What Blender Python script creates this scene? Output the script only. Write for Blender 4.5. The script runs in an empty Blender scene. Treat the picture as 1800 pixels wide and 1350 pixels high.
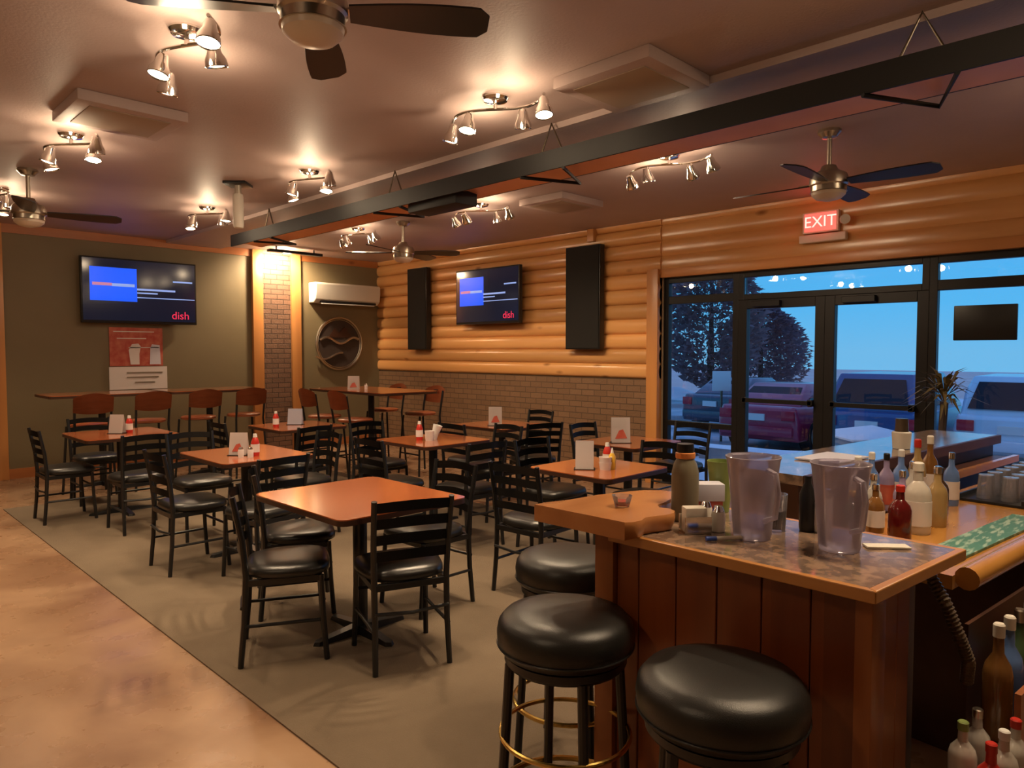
import bpy, bmesh, math, random
from mathutils import Vector, Matrix
R = math.radians
random.seed(7)
SC = bpy.context.scene
COL = SC.collection

# ---------------------------------------------------------------- camera, world, exposure
cam_d = bpy.data.cameras.new('camera')
cam = bpy.data.objects.new('camera', cam_d); COL.objects.link(cam)
cam_d.sensor_width = 36; cam_d.lens = 36 * 1254 / 1800
cam_d.clip_start = 0.05; cam_d.clip_end = 900
cam.location = (0, 0, 1.54)
cam.rotation_euler = (R(90 - 2.65), 0, R(-45))
SC.camera = cam
SC.view_settings.view_transform = 'Standard'
SC.view_settings.look = 'None'
SC.view_settings.exposure = 0.0
SC.view_settings.gamma = 1
SC.view_settings.use_curve_mapping = False

w = bpy.data.worlds.new('dusk_sky'); SC.world = w; w.use_nodes = True
nt = w.node_tree; nt.nodes.clear()
o_ = nt.nodes.new('ShaderNodeOutputWorld'); b_ = nt.nodes.new('ShaderNodeBackground')
tc = nt.nodes.new('ShaderNodeTexCoord'); sx = nt.nodes.new('ShaderNodeSeparateXYZ'); cr = nt.nodes.new('ShaderNodeValToRGB')
nt.links.new(tc.outputs['Generated'], sx.inputs[0]); nt.links.new(sx.outputs['Z'], cr.inputs[0])
nt.links.new(cr.outputs[0], b_.inputs[0]); nt.links.new(b_.outputs[0], o_.inputs[0])
e = cr.color_ramp.elements
e[0].position = 0.0; e[0].color = (.17, .54, .88, 1)
e[1].position = 0.55; e[1].color = (.17, .36, .85, 1)
m_ = e.new(0.06); m_.color = (.10, .52, .95, 1)
m_ = e.new(0.2); m_.color = (.075, .45, .95, 1)
b_.inputs[1].default_value = 1.0

LAMP = (1.0, .745, .475)
SPOT_W = 40.0
POINT_W = 6.0

def lamp(kind, loc, energy, color=LAMP, radius=.03, direction=None, angle=70, blend=.6):
    l = bpy.data.lights.new(kind.lower() + '_light', kind); l.energy = energy; l.color = color
    l.shadow_soft_size = radius
    if kind == 'SPOT': l.spot_size = R(angle); l.spot_blend = blend
    o = bpy.data.objects.new(kind.lower() + '_light', l); COL.objects.link(o); o.location = loc
    if direction is not None: o.rotation_euler = Vector(direction).to_track_quat('-Z', 'Y').to_euler()
    return o

# ---------------------------------------------------------------- mesh helpers
class MB:
    def __init__(s): s.bm = bmesh.new()
    def _xf(s, verts, M):
        for v in verts: v.co = M @ v.co
    def box(s, c, size, rz=0, bev=0, rot=None):
        r = bmesh.ops.create_cube(s.bm, size=1); vs = r['verts']
        for v in vs: v.co = Vector((v.co.x * size[0], v.co.y * size[1], v.co.z * size[2]))
        if bev:
            es = list({e for v in vs for e in v.link_edges})
            bb = bmesh.ops.bevel(s.bm, geom=es + vs, offset=bev, segments=2, affect='EDGES', profile=.6)
            vs = bb['verts'] if bb['verts'] else vs
            vs = list({v for f in bb['faces'] for v in f.verts} | {v for v in vs if v.is_valid})
        M = Matrix.Translation(c) @ (rot.to_matrix().to_4x4() if rot is not None else Matrix.Rotation(rz, 4, 'Z'))
        s._xf(vs, M); return s
    def b2(s, x0, x1, y0, y1, z0, z1, bev=0):
        return s.box(((x0+x1)/2, (y0+y1)/2, (z0+z1)/2), (abs(x1-x0), abs(y1-y0), abs(z1-z0)), bev=bev)
    def cyl(s, p0, p1, r, r2=None, seg=16, caps=True):
        p0 = Vector(p0); p1 = Vector(p1); d = p1 - p0
        r_ = bmesh.ops.create_cone(s.bm, cap_ends=caps, cap_tris=False, segments=seg, radius1=r, radius2=r if r2 is None else r2, depth=d.length)
        M = Matrix.Translation((p0 + p1) / 2) @ d.to_track_quat('Z', 'Y').to_matrix().to_4x4()
        s._xf(r_['verts'], M); return s
    def sphere(s, c, r, sc=(1, 1, 1), seg=16):
        r_ = bmesh.ops.create_uvsphere(s.bm, u_segments=seg, v_segments=max(6, seg // 2), radius=r)
        s._xf(r_['verts'], Matrix.Translation(c) @ Matrix.Diagonal((*sc, 1))); return s
    def tube(s, pts, r, seg=8, closed=False):
        pts = [Vector(p) for p in pts]; n = len(pts); rings = []
        prev = None
        for i, p in enumerate(pts):
            if closed: t = pts[(i+1) % n] - pts[i-1]
            elif i == 0: t = pts[1] - p
            elif i == n-1: t = p - pts[-2]
            else: t = pts[i+1] - pts[i-1]
            t.normalize()
            if prev is None:
                a = Vector((0, 0, 1)) if abs(t.z) < .9 else Vector((1, 0, 0))
                u = t.cross(a).normalized()
            else:
                u = (prev - t * prev.dot(t)).normalized()
            prev = u; v = t.cross(u)
            rr = r[i] if isinstance(r, (list, tuple)) else r
            rings.append([s.bm.verts.new(p + (u * math.cos(2*math.pi*k/seg) + v * math.sin(2*math.pi*k/seg)) * rr) for k in range(seg)])
        for i in range(n if closed else n-1):
            a = rings[i]; b = rings[(i+1) % n]
            for k in range(seg): s.bm.faces.new((a[k], a[(k+1) % seg], b[(k+1) % seg], b[k]))
        if not closed:
            s.bm.faces.new(list(reversed(rings[0]))); s.bm.faces.new(rings[-1])
        return s
    def lathe(s, prof, c=(0, 0, 0), seg=24, M=None):
        rings = []
        for (r, z) in prof:
            if r < 1e-5: rings.append([s.bm.verts.new((0, 0, z))])
            else: rings.append([s.bm.verts.new((r*math.cos(2*math.pi*k/seg), r*math.sin(2*math.pi*k/seg), z)) for k in range(seg)])
        for a, b in zip(rings, rings[1:]):
            for k in range(seg):
                k2 = (k+1) % seg
                if len(a) == 1 and len(b) == 1: continue
                if len(a) == 1: s.bm.faces.new((a[0], b[k], b[k2]))
                elif len(b) == 1: s.bm.faces.new((a[k], b[0], a[k2]))
                else: s.bm.faces.new((a[k], a[k2], b[k2], b[k]))
        MM = Matrix.Translation(c) if M is None else Matrix.Translation(c) @ M
        s._xf([v for r_ in rings for v in r_], MM); return s
    def prism(s, poly, z0, z1, M=None):
        a = [s.bm.verts.new((p[0], p[1], z0)) for p in poly]; b = [s.bm.verts.new((p[0], p[1], z1)) for p in poly]
        n = len(poly)
        s.bm.faces.new(list(reversed(a))); s.bm.faces.new(b)
        for k in range(n): s.bm.faces.new((a[k], a[(k+1) % n], b[(k+1) % n], b[k]))
        if M is not None: s._xf(a + b, M)
        return s
    def grid(s, fn, nu, nv):
        V = [[s.bm.verts.new(fn(i / nu, j / nv)) for j in range(nv+1)] for i in range(nu+1)]
        for i in range(nu):
            for j in range(nv): s.bm.faces.new((V[i][j], V[i+1][j], V[i+1][j+1], V[i][j+1]))
        return s
    def build(s, name, m, parent=None, bev=0, smooth=35, loc=None, rz=0):
        bmesh.ops.recalc_face_normals(s.bm, faces=s.bm.faces)
        me = bpy.data.meshes.new(name); s.bm.to_mesh(me); s.bm.free()
        if smooth:
            for p in me.polygons: p.use_smooth = True
            me.set_sharp_from_angle(angle=R(smooth))
        o = bpy.data.objects.new(name, me); COL.objects.link(o)
        if m is not None: me.materials.append(m)
        if parent is not None: o.parent = parent
        if loc is not None: o.location = loc
        if rz: o.rotation_euler = (0, 0, rz)
        if bev:
            md = o.modifiers.new('bevel', 'BEVEL'); md.width = bev; md.segments = 2; md.limit_method = 'ANGLE'; md.angle_limit = R(40)
        return o

def thing(name, label, cat, loc=(0, 0, 0), rz=0, group=None):
    o = bpy.data.objects.new(name, None); COL.objects.link(o)
    o.location = loc; o.rotation_euler = (0, 0, rz); o.empty_display_size = .1
    return tag(o, label, cat, group)
def tag(o, label, cat, group=None):
    o['label'] = label; o['category'] = cat
    if group: o['group'] = group
    return o
def struct(o, label=None):
    o['kind'] = 'structure'
    if label: o['label'] = label
    return o
def sempty(name, loc=(0, 0, 0)):
    o = bpy.data.objects.new(name, None); COL.objects.link(o); o.location = loc; o['kind'] = 'structure'; return o
def dup(root, loc, rz, label, group=None):
    r = root.copy(); COL.objects.link(r); r.location = loc; r.rotation_euler = (0, 0, rz); r['label'] = label
    if group: r['group'] = group
    for ch in list(root.children):
        c = ch.copy(); COL.objects.link(c); c.parent = r
        for g in list(ch.children):
            d = g.copy(); COL.objects.link(d); d.parent = c
    return r

# ---------------------------------------------------------------- materials
def pmat(name, c, rough=.5, metal=0, c2=None, scale=6, stretch=(1, 1, 1), bump=0, bscale=None, coat=0, emit=None, estr=0, trans=0, ior=1.45, alpha=1, detail=4, lo=.3, hi=.7, spec=.5, sheen=0):
    m = bpy.data.materials.new(name); m.use_nodes = True; nt = m.node_tree; b = nt.nodes['Principled BSDF']
    b.inputs['Base Color'].default_value = (*c, 1); b.inputs['Roughness'].default_value = rough
    b.inputs['Metallic'].default_value = metal; b.inputs['IOR'].default_value = ior
    b.inputs['Specular IOR Level'].default_value = spec
    if coat: b.inputs['Coat Weight'].default_value = coat; b.inputs['Coat Roughness'].default_value = .12
    if trans: b.inputs['Transmission Weight'].default_value = trans
    if alpha < 1: b.inputs['Alpha'].default_value = alpha
    if emit: b.inputs['Emission Color'].default_value = (*emit, 1); b.inputs['Emission Strength'].default_value = estr
    if c2 is not None or bump:
        tc = nt.nodes.new('ShaderNodeTexCoord'); mp = nt.nodes.new('ShaderNodeMapping'); mp.inputs['Scale'].default_value = stretch
        nt.links.new(tc.outputs['Object'], mp.inputs[0])
        n = nt.nodes.new('ShaderNodeTexNoise'); n.inputs['Scale'].default_value = scale; n.inputs['Detail'].default_value = detail
        nt.links.new(mp.outputs[0], n.inputs['Vector'])
        if c2 is not None:
            r = nt.nodes.new('ShaderNodeValToRGB'); r.color_ramp.elements[0].color = (*c, 1); r.color_ramp.elements[1].color = (*c2, 1)
            r.color_ramp.elements[0].position = lo; r.color_ramp.elements[1].position = hi
            nt.links.new(n.outputs['Fac'], r.inputs[0]); nt.links.new(r.outputs[0], b.inputs['Base Color'])
        if bump:
            bp = nt.nodes.new('ShaderNodeBump'); bp.inputs['Strength'].default_value = bump; bp.inputs['Distance'].default_value = .01
            src = n
            if bscale:
                src = nt.nodes.new('ShaderNodeTexNoise'); src.inputs['Scale'].default_value = bscale; src.inputs['Detail'].default_value = 3
                nt.links.new(mp.outputs[0], src.inputs['Vector'])
            nt.links.new(src.outputs['Fac'], bp.inputs['Height']); nt.links.new(bp.outputs[0], b.inputs['Normal'])
    return m

def wood(name, c1, c2, knot, stretch, scale=3, rough=.35, coat=.3, board=None, knots=True):
    """streaky wood; board=(axis index, width) gives each board its own tone"""
    m = bpy.data.materials.new(name); m.use_nodes = True; nt = m.node_tree; b = nt.nodes['Principled BSDF']; N = nt.nodes.new; L = nt.links.new
    b.inputs['Roughness'].default_value = rough; b.inputs['Coat Weight'].default_value = coat; b.inputs['Coat Roughness'].default_value = .2
    tc = N('ShaderNodeTexCoord'); mp = N('ShaderNodeMapping'); mp.inputs['Scale'].default_value = stretch; L(tc.outputs['Object'], mp.inputs[0])
    n = N('ShaderNodeTexNoise'); n.inputs['Scale'].default_value = scale; n.inputs['Detail'].default_value = 5; n.inputs['Distortion'].default_value = .4
    L(mp.outputs[0], n.inputs['Vector'])
    r = N('ShaderNodeValToRGB'); r.color_ramp.elements[0].color = (*c1, 1); r.color_ramp.elements[1].color = (*c2, 1)
    r.color_ramp.elements[0].position = .32; r.color_ramp.elements[1].position = .68
    L(n.outputs['Fac'], r.inputs[0]); out = r.outputs[0]
    if board:
        sp = N('ShaderNodeSeparateXYZ'); L(tc.outputs['Object'], sp.inputs[0])
        dv = N('ShaderNodeMath'); dv.operation = 'DIVIDE'; L(sp.outputs[board[0]], dv.inputs[0]); dv.inputs[1].default_value = board[1]
        ad = N('ShaderNodeMath'); ad.operation = 'SUBTRACT'; L(dv.outputs[0], ad.inputs[0]); ad.inputs[1].default_value = board[2] / board[1] if len(board) > 2 else 0
        fl = N('ShaderNodeMath'); fl.operation = 'FLOOR'; L(ad.outputs[0], fl.inputs[0])
        wn = N('ShaderNodeTexWhiteNoise'); wn.noise_dimensions = '1D'; L(fl.outputs[0], wn.inputs['W'])
        mr = N('ShaderNodeMapRange'); mr.inputs['To Min'].default_value = .72; mr.inputs['To Max'].default_value = 1.12; L(wn.outputs['Value'], mr.inputs['Value'])
        mx = N('ShaderNodeMix'); mx.data_type = 'RGBA'; mx.blend_type = 'MULTIPLY'; mx.inputs[0].default_value = 1
        L(out, mx.inputs[6]); L(mr.outputs[0], mx.inputs[7]); out = mx.outputs[2]
    if knots:
        mp2 = N('ShaderNodeMapping'); mp2.inputs['Scale'].default_value = tuple(max(.45, min(1, s)) for s in stretch); L(tc.outputs['Object'], mp2.inputs[0])
        vo = N('ShaderNodeTexVoronoi'); vo.inputs['Scale'].default_value = 3.2; L(mp2.outputs[0], vo.inputs['Vector'])
        kr = N('ShaderNodeValToRGB'); kr.color_ramp.elements[0].position = .03; kr.color_ramp.elements[1].position = .12
        kr.color_ramp.elements[0].color = (.75, .75, .75, 1); kr.color_ramp.elements[1].color = (0, 0, 0, 1)
        L(vo.outputs['Distance'], kr.inputs[0])
        mk = N('ShaderNodeMix'); mk.data_type = 'RGBA'; L(kr.outputs[0], mk.inputs[0]); L(out, mk.inputs[6]); mk.inputs[7].default_value = (*knot, 1); out = mk.outputs[2]
    L(out, b.inputs['Base Color'])
    return m

def brickmat(name, c1, c2, mortar, horiz, bw=.2, rh=.075):
    m = bpy.data.materials.new(name); m.use_nodes = True; nt = m.node_tree; b = nt.nodes['Principled BSDF']; N = nt.nodes.new; L = nt.links.new
    tc = N('ShaderNodeTexCoord'); sp = N('ShaderNodeSeparateXYZ'); cb = N('ShaderNodeCombineXYZ'); L(tc.outputs['Object'], sp.inputs[0])
    L(sp.outputs[horiz], cb.inputs[0]); L(sp.outputs[2], cb.inputs[1])
    bt = N('ShaderNodeTexBrick'); L(cb.outputs[0], bt.inputs['Vector'])
    bt.inputs['Color1'].default_value = (*c1, 1); bt.inputs['Color2'].default_value = (*c2, 1); bt.inputs['Mortar'].default_value = (*mortar, 1)
    bt.inputs['Scale'].default_value = 1; bt.inputs['Brick Width'].default_value = bw; bt.inputs['Row Height'].default_value = rh
    bt.inputs['Mortar Size'].default_value = .006; bt.inputs['Mortar Smooth'].default_value = .3
    L(bt.outputs['Color'], b.inputs['Base Color'])
    n = N('ShaderNodeTexNoise'); n.inputs['Scale'].default_value = 40; L(tc.outputs['Object'], n.inputs['Vector'])
    mt = N('ShaderNodeMath'); mt.operation = 'MULTIPLY_ADD'; L(bt.outputs['Fac'], mt.inputs[0]); mt.inputs[1].default_value = -1; L(n.outputs['Fac'], mt.inputs[2])
    bp = N('ShaderNodeBump'); bp.inputs['Strength'].default_value = .6; bp.inputs['Distance'].default_value = .008
    L(mt.outputs[0], bp.inputs['Height']); L(bp.outputs[0], b.inputs['Normal']); b.inputs['Roughness'].default_value = .6
    return m

def glassmat(name, tint=(1, 1, 1), refl=.9, rough=0.0, haze=0, hazec=(.8, .8, .9)):
    """thin pane: transparent with a fresnel reflection"""
    m = bpy.data.materials.new(name); m.use_nodes = True; nt = m.node_tree; nt.nodes.clear(); N = nt.nodes.new; L = nt.links.new
    o = N('ShaderNodeOutputMaterial'); t = N('ShaderNodeBsdfTransparent'); t.inputs[0].default_value = (*tint, 1)
    g = N('ShaderNodeBsdfGlossy'); g.inputs['Roughness'].default_value = rough; g.inputs['Color'].default_value = (refl, refl, refl, 1)
    f = N('ShaderNodeFresnel'); f.inputs[0].default_value = 1.5
    mx = N('ShaderNodeMixShader'); L(f.outputs[0], mx.inputs[0]); L(t.outputs[0], mx.inputs[1]); L(g.outputs[0], mx.inputs[2])
    out = mx.outputs[0]
    if haze:
        d = N('ShaderNodeBsdfDiffuse'); d.inputs[0].default_value = (*hazec, 1)
        m2 = N('ShaderNodeMixShader'); m2.inputs[0].default_value = haze; L(out, m2.inputs[1]); L(d.outputs[0], m2.inputs[2]); out = m2.outputs[0]
    L(out, o.inputs[0]); return m

def emat(name, c, s):
    m = bpy.data.materials.new(name); m.use_nodes = True; nt = m.node_tree; b = nt.nodes['Principled BSDF']
    b.inputs['Base Color'].default_value = (c[0]*.3, c[1]*.3, c[2]*.3, 1); b.inputs['Emission Color'].default_value = (*c, 1); b.inputs['Emission Strength'].default_value = s
    b.inputs['Roughness'].default_value = .3
    return m

M = {}
M['ceiling'] = pmat('ceiling_paint', (.43, .33, .305), .55, c2=(.46, .355, .33), scale=3, bump=.15, bscale=60)
M['green'] = pmat('olive_wall_paint', (.185, .145, .08), .55, c2=(.20, .158, .088), scale=2, bump=.1, bscale=90)
M['cream'] = pmat('tan_wall_paint', (.42, .33, .22), .7)
M['log'] = wood('varnished_pine_logs', (.70, .34, .115), (.80, .42, .16), (.20, .06, .015), (1, .12, 1.4), 5, .26, .9, board=(2, .1775, 1.21))
M['pine_v'] = wood('pine_post', (.50, .21, .065), (.60, .27, .085), (.18, .06, .02), (1.5, 1.5, .12), 5, .35, .3)
M['pine_x'] = wood('pine_trim_long', (.38, .13, .04), (.46, .17, .055), (.16, .05, .02), (.12, 2, 2), 5, .35, .3)
M['pine_y'] = wood('pine_header_trim', (.52, .21, .06), (.62, .27, .08), (.18, .06, .02), (2, .12, 2), 5, .35, .3)
M['cedar'] = wood('stained_cedar_boards', (.19, .042, .010), (.29, .075, .017), (.07, .015, .005), (1.5, 1.5, .1), 6, .38, .25, board=(1, .135))
M['cedar_post'] = wood('stained_cedar_post', (.26, .075, .018), (.34, .11, .026), (.08, .02, .006), (1.5, 1.5, .1), 6, .38, .25)
M['slab'] = wood('live_edge_pine_slab', (.45, .17, .05), (.58, .25, .085), (.18, .05, .015), (.25, 1.2, 1), 4, .22, .6)
M['oak_edge'] = wood('oak_edge_band', (.50, .22, .06), (.58, .27, .08), (.3, .12, .03), (.6, .6, 2), 8, .25, .5, knots=False)
M['brick_r'] = brickmat('painted_brown_brick', (.17, .095, .05), (.205, .115, .062), (.09, .05, .028), 1)
M['brick_b'] = brickmat('dark_brown_brick', (.15, .085, .055), (.20, .11, .07), (.05, .03, .02), 0)
M['cherry'] = pmat('cherry_laminate', (.36, .095, .03), .2, ior=1.65, c2=(.40, .115, .038), scale=3, coat=.8)
M['cherry_edge'] = pmat('dark_table_edge', (.05, .02, .012), .4)
M['chair_metal'] = pmat('black_powder_coat', (.012, .012, .013), .34, spec=.6)
M['vinyl'] = pmat('black_vinyl', (.016, .015, .014), .3, bump=.08, bscale=300, spec=.7)
M['vinyl_t'] = pmat('stool_vinyl', (.014, .014, .013), .36, bump=.1, bscale=400, spec=.6)
M['chairwood'] = pmat('cherry_chair_wood', (.22, .055, .02), .35, c2=(.28, .075, .028), scale=6, stretch=(1, 1, 6), coat=.3)
M['chrome'] = pmat('chrome', (.8, .78, .75), .12, 1)
M['nickel'] = pmat('brushed_nickel', (.55, .5, .42), .3, 1)
M['brass'] = pmat('brass', (.85, .58, .18), .2, 1)
M['bulb'] = emat('halogen_bulb', (1, .83, .58), 14)
M['frost'] = pmat('frosted_glass_bowl', (.75, .66, .55), .35)
M['blade'] = pmat('dark_fan_blade', (.022, .02, .022), .33, spec=.6)
M['black'] = pmat('black_plastic', (.012, .012, .013), .35)
M['cloth_black'] = pmat('black_speaker_cloth', (.014, .013, .012), .9)
M['dark_frame'] = pmat('bronze_window_frame', (.012, .011, .012), .4, metal=.2)
M['white'] = pmat('white_plastic', (.75, .73, .7), .4)
M['cream_plastic'] = pmat('cream_plastic', (.72, .68, .6), .4)
M['paper'] = pmat('printed_paper', (.72, .66, .64), .6)
M['paper_blue'] = pmat('blueish_card', (.62, .62, .72), .5)
M['redprint'] = pmat('red_print', (.42, .05, .035), .5, c2=(.55, .16, .1), scale=12)
M['red'] = pmat('ketchup_red', (.5, .03, .02), .3)
M['yellow'] = pmat('mustard_yellow', (.75, .45, .05), .35)
M['green_p'] = pmat('green_plastic', (.25, .33, .10), .4)
M['orange'] = pmat('orange_band', (.75, .28, .08), .45)
M['glass'] = glassmat('window_glass', (.97, .98, 1), 1)
M['clear'] = glassmat('clear_plastic', (.90, .88, .93), .9, .05, haze=.3, hazec=(.72, .66, .78))
M['drink_glass'] = glassmat('drinking_glass', (.92, .92, .96), 1, .03, haze=.14, hazec=(.75, .75, .8))
M['heater_black'] = pmat('black_heater_hood', (.006, .006, .006), .6)
M['heater_refl'] = pmat('log_reflection_tint', (.88, .46, .25), .5, .6, c2=(.75, .34, .16), scale=2, bump=.25)  # orange-brown reflection of the log wall put into the metal's colour
M['drywall'] = pmat('tan_drywall', (.36, .27, .20), .7)
M['screen'] = pmat('tv_screen_glass', (.008, .008, .012), .12, emit=(.02, .025, .06), estr=.3)
M['scr_blue'] = emat('tv_blue_panel', (.0, .10, 1.0), .95)
M['scr_light'] = emat('tv_pale_line', (.35, .5, 1), .7)
M['scr_pink'] = emat('tv_pink_line', (.8, .3, .5), .6)
M['scr_red'] = emat('tv_red_text', (.9, .03, .09), .9)
M['exit_red'] = emat('exit_sign_face', (1, .11, .08), 1.6)
M['exit_letter'] = emat('exit_sign_letters', (1, .5, .42), 1.8)
M['snow'] = pmat('snow', (.82, .82, .84), .8, c2=(.92, .92, .94), scale=1.2, bump=.5, bscale=6)
M['lot'] = pmat('wet_parking_lot', (.16, .16, .18), .45, c2=(.55, .56, .6), scale=.5, lo=.42, hi=.6)
M['field'] = pmat('winter_field', (.80, .50, .42), .95, c2=(.9, .66, .58), scale=.05, stretch=(1, .2, 1))
M['stone'] = pmat('grey_block', (.28, .3, .33), .85, c2=(.4, .42, .45), scale=3, bump=.4)
M['bark'] = pmat('bark', (.06, .045, .04), .95)
M['twigs'] = pmat('bare_twigs', (.24, .15, .165), .95, c2=(.34, .21, .21), scale=3)
M['needles'] = pmat('dark_needles', (.16, .11, .14), .95, c2=(.22, .15, .18), scale=3)
M['rubber'] = pmat('tyre_rubber', (.01, .01, .012), .8)
M['carglass'] = pmat('car_glass', (.02, .025, .04), .15, coat=.2)
M['tail'] = pmat('tail_light', (.5, .02, .04), .2)
M['leaf'] = pmat('dried_leaf', (.10, .085, .03), .6, c2=(.17, .12, .05), scale=10)
M['pot'] = pmat('dark_clay_pot', (.045, .03, .025), .6)
M['lamin'] = pmat('speckled_laminate', (.34, .22, .15), .13, c2=(.16, .11, .085), scale=26, detail=6, coat=.6, lo=.4, hi=.6)
M['counter_wood'] = wood('orange_counter_wood', (.42, .18, .035), (.55, .26, .06), (.2, .07, .02), (.3, 2, 1), 4, .2, .6, knots=False)
M['mat_green'] = pmat('green_bar_mat', (.06, .19, .14), .5, c2=(.3, .42, .33), scale=14, stretch=(1, 5, 1), lo=.5, hi=.62)
M['steel'] = pmat('dark_stainless', (.16, .12, .085), .32, .7)
M['hose'] = pmat('grey_hose', (.12, .085, .055), .35, .3)
M['dark_bar'] = pmat('dark_bar_front', (.05, .018, .010), .4, c2=(.08, .03, .015), scale=5)

# floor: stained concrete
def concrete():
    m = bpy.data.materials.new('stained_concrete'); m.use_nodes = True; nt = m.node_tree; b = nt.nodes['Principled BSDF']; N = nt.nodes.new; L = nt.links.new
    tc = N('ShaderNodeTexCoord'); n = N('ShaderNodeTexNoise'); n.inputs['Scale'].default_value = 1.3; n.inputs['Detail'].default_value = 7; n.inputs['Distortion'].default_value = .8
    L(tc.outputs['Object'], n.inputs['Vector'])
    r = N('ShaderNodeValToRGB'); r.color_ramp.elements[0].color = (.23, .125, .07, 1); r.color_ramp.elements[1].color = (.40, .25, .15, 1)
    r.color_ramp.elements[0].position = .33; r.color_ramp.elements[1].position = .68; L(n.outputs['Fac'], r.inputs[0])
    L(r.outputs[0], b.inputs['Base Color'])
    n2 = N('ShaderNodeTexNoise'); n2.inputs['Scale'].default_value = 5; n2.inputs['Detail'].default_value = 6; L(tc.outputs['Object'], n2.inputs['Vector'])
    mr = N('ShaderNodeMapRange'); mr.inputs['To Min'].default_value = .16; mr.inputs['To Max'].default_value = .42; L(n2.outputs['Fac'], mr.inputs['Value']); L(mr.outputs[0], b.inputs['Roughness'])
    bp = N('ShaderNodeBump'); bp.inputs['Strength'].default_value = .12; bp.inputs['Distance'].default_value = .01; L(n2.outputs['Fac'], bp.inputs['Height']); L(bp.outputs[0], b.inputs['Normal'])
    return m
M['concrete'] = concrete()
M['carpet'] = pmat('brown_grey_carpet', (.15, .108, .07), .95, c2=(.19, .14, .092), scale=2.2, bump=.5, bscale=220)

# ---------------------------------------------------------------- room shell
H = 3.05; XL = -2.6; XR = 7.09; YF = -3.4; YB = 10.3
struct(MB().b2(XL-.2, XR+.2, YF-.2, YB+.2, -.15, 0).build('floor', M['concrete'], smooth=0))
struct(MB().b2(XL-.2, XR+.2, YF-.2, YB+.2, H, H+.2).build('ceiling', M['ceiling'], smooth=0))
struct(MB().b2(XL-.2, XL, YF-.2, YB+.2, 0, H).build('wall_left', M['cream'], smooth=0))
struct(MB().b2(XL, XR, YF-.2, YF, 0, H).build('wall_front', M['cream'], smooth=0))
wb = struct(MB().b2(XL, XR+.2, YB, YB+.2, 0, H).build('wall_back', M['green'], smooth=0))
# carpet: let into the floor surface
cp = MB().prism([(1.36, -1.5), (1.70, -1.5), (1.70, 1.5), (4.80, 1.5), (4.80, 8.34), (1.36, 8.34)], 0, .008).build('carpet', M['carpet'], smooth=0)
tag(cp, 'brown grey carpet laid under the dining tables on the concrete floor', 'carpet')

# brick column on the back wall between two pine posts (and its twin at the left edge)
def brick_column(x0, x1, wpost=.15, n=1):
    r = sempty('trim_%d' % n, (0, 0, 0))
    r['label'] = 'brick panel between two upright pine posts on the olive wall'
    MB().b2(x0+wpost, x1-wpost, YB-.03, YB, 0, H).build('brick_panel', M['brick_b'], r, smooth=0)
    MB().b2(x0, x0+wpost, YB-.07, YB, 0, H, bev=.006).build('post', M['pine_v'], r)
    MB().b2(x1-wpost, x1, YB-.07, YB, 0, H, bev=.006).build('post', M['pine_v'], r)
brick_column(4.80, 5.58, .16, 1)
brick_column(.92, 1.74, .16, 2)
for k, (a, b) in enumerate([(XL, .92), (1.74, 4.80), (5.58, XR-.05)]):
    struct(MB().b2(a, b, YB-.025, YB, H-.105, H).build('trim_%d' % (3+k), M['pine_x'], smooth=0))
    struct(MB().b2(a, b, YB-.02, YB, 0, .12).build('baseboard_back', M['pine_x'], smooth=0))

# right wall: masonry around the glazed front (opening y 0.2 .. 4.63, z 0 .. 2.38)
OY0, OY1, OZ = -.2, 4.63, 2.38
wr = sempty('wall_right')
wm = MB().b2(XR, XR+.2, OY1, YB+.2, 0, H).b2(XR, XR+.2, YF-.2, OY0, 0, H).b2(XR, XR+.2, OY0, OY1, OZ, H).build('masonry', M['cream'], wr, smooth=0)
bw = MB().b2(XR-.03, XR, OY1+.14, YB-.001, 0, 1.2).b2(XR-.03, XR, YF, OY0-.14, 0, 1.2).build('brick_wainscot', M['brick_r'], wr, smooth=0)
def logs(y0, y1, z0, z1, depth=.075, base=.01, pitch=.1775, zero=1.21):
    mb = MB(); k = int(math.floor((z0 - zero) / pitch + .01))
    while zero + k*pitch < z1 - .01:
        a = max(z0, zero + k*pitch); b = min(z1, zero + (k+1)*pitch)
        N_ = 9; prof = []
        for i in range(N_+1):
            z = a + (b-a) * i / N_; t = ((z - (zero + k*pitch)) / pitch) * 2 - 1
            prof.append((XR - base - depth * math.sqrt(max(0, 1 - abs(t)**2.2)), z))
        prof += [(XR, b), (XR, a)]
        bm = mb.bm
        A = [bm.verts.new((x, y0, z)) for x, z in prof]; B = [bm.verts.new((x, y1, z)) for x, z in prof]
        n = len(prof); bm.faces.new(A); bm.faces.new(list(reversed(B)))
        for i in range(n): bm.faces.new((A[i], B[i], B[(i+1) % n], A[(i+1) % n]))
        k += 1
    return mb
logs(4.63, YB-.001, 1.21, H-.001, depth=.048).build('log_siding', M['log'], wr, smooth=50)
logs(YF, 4.629, 2.48, H-.001, depth=.022).build('log_siding', M['log'], wr, smooth=50)
struct(MB().b2(XR-.05, XR, OY0-.14, 4.64, 2.38, 2.48, bev=.004).build('trim_6', M['pine_y']))
struct(MB().b2(XR-.10, XR, 4.63, 4.78, 0, 2.48, bev=.006).build('trim_7', M['pine_v']))
struct(MB().b2(XR-.06, XR, OY0-.14, OY0, 0, 2.38, bev=.006).build('trim_8', M['pine_v']))
struct(MB().b2(XR-.115, XR, 5.56, 5.66, 2.89, H-.002, bev=.006).build('trim_9', M['pine_v']))

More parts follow.
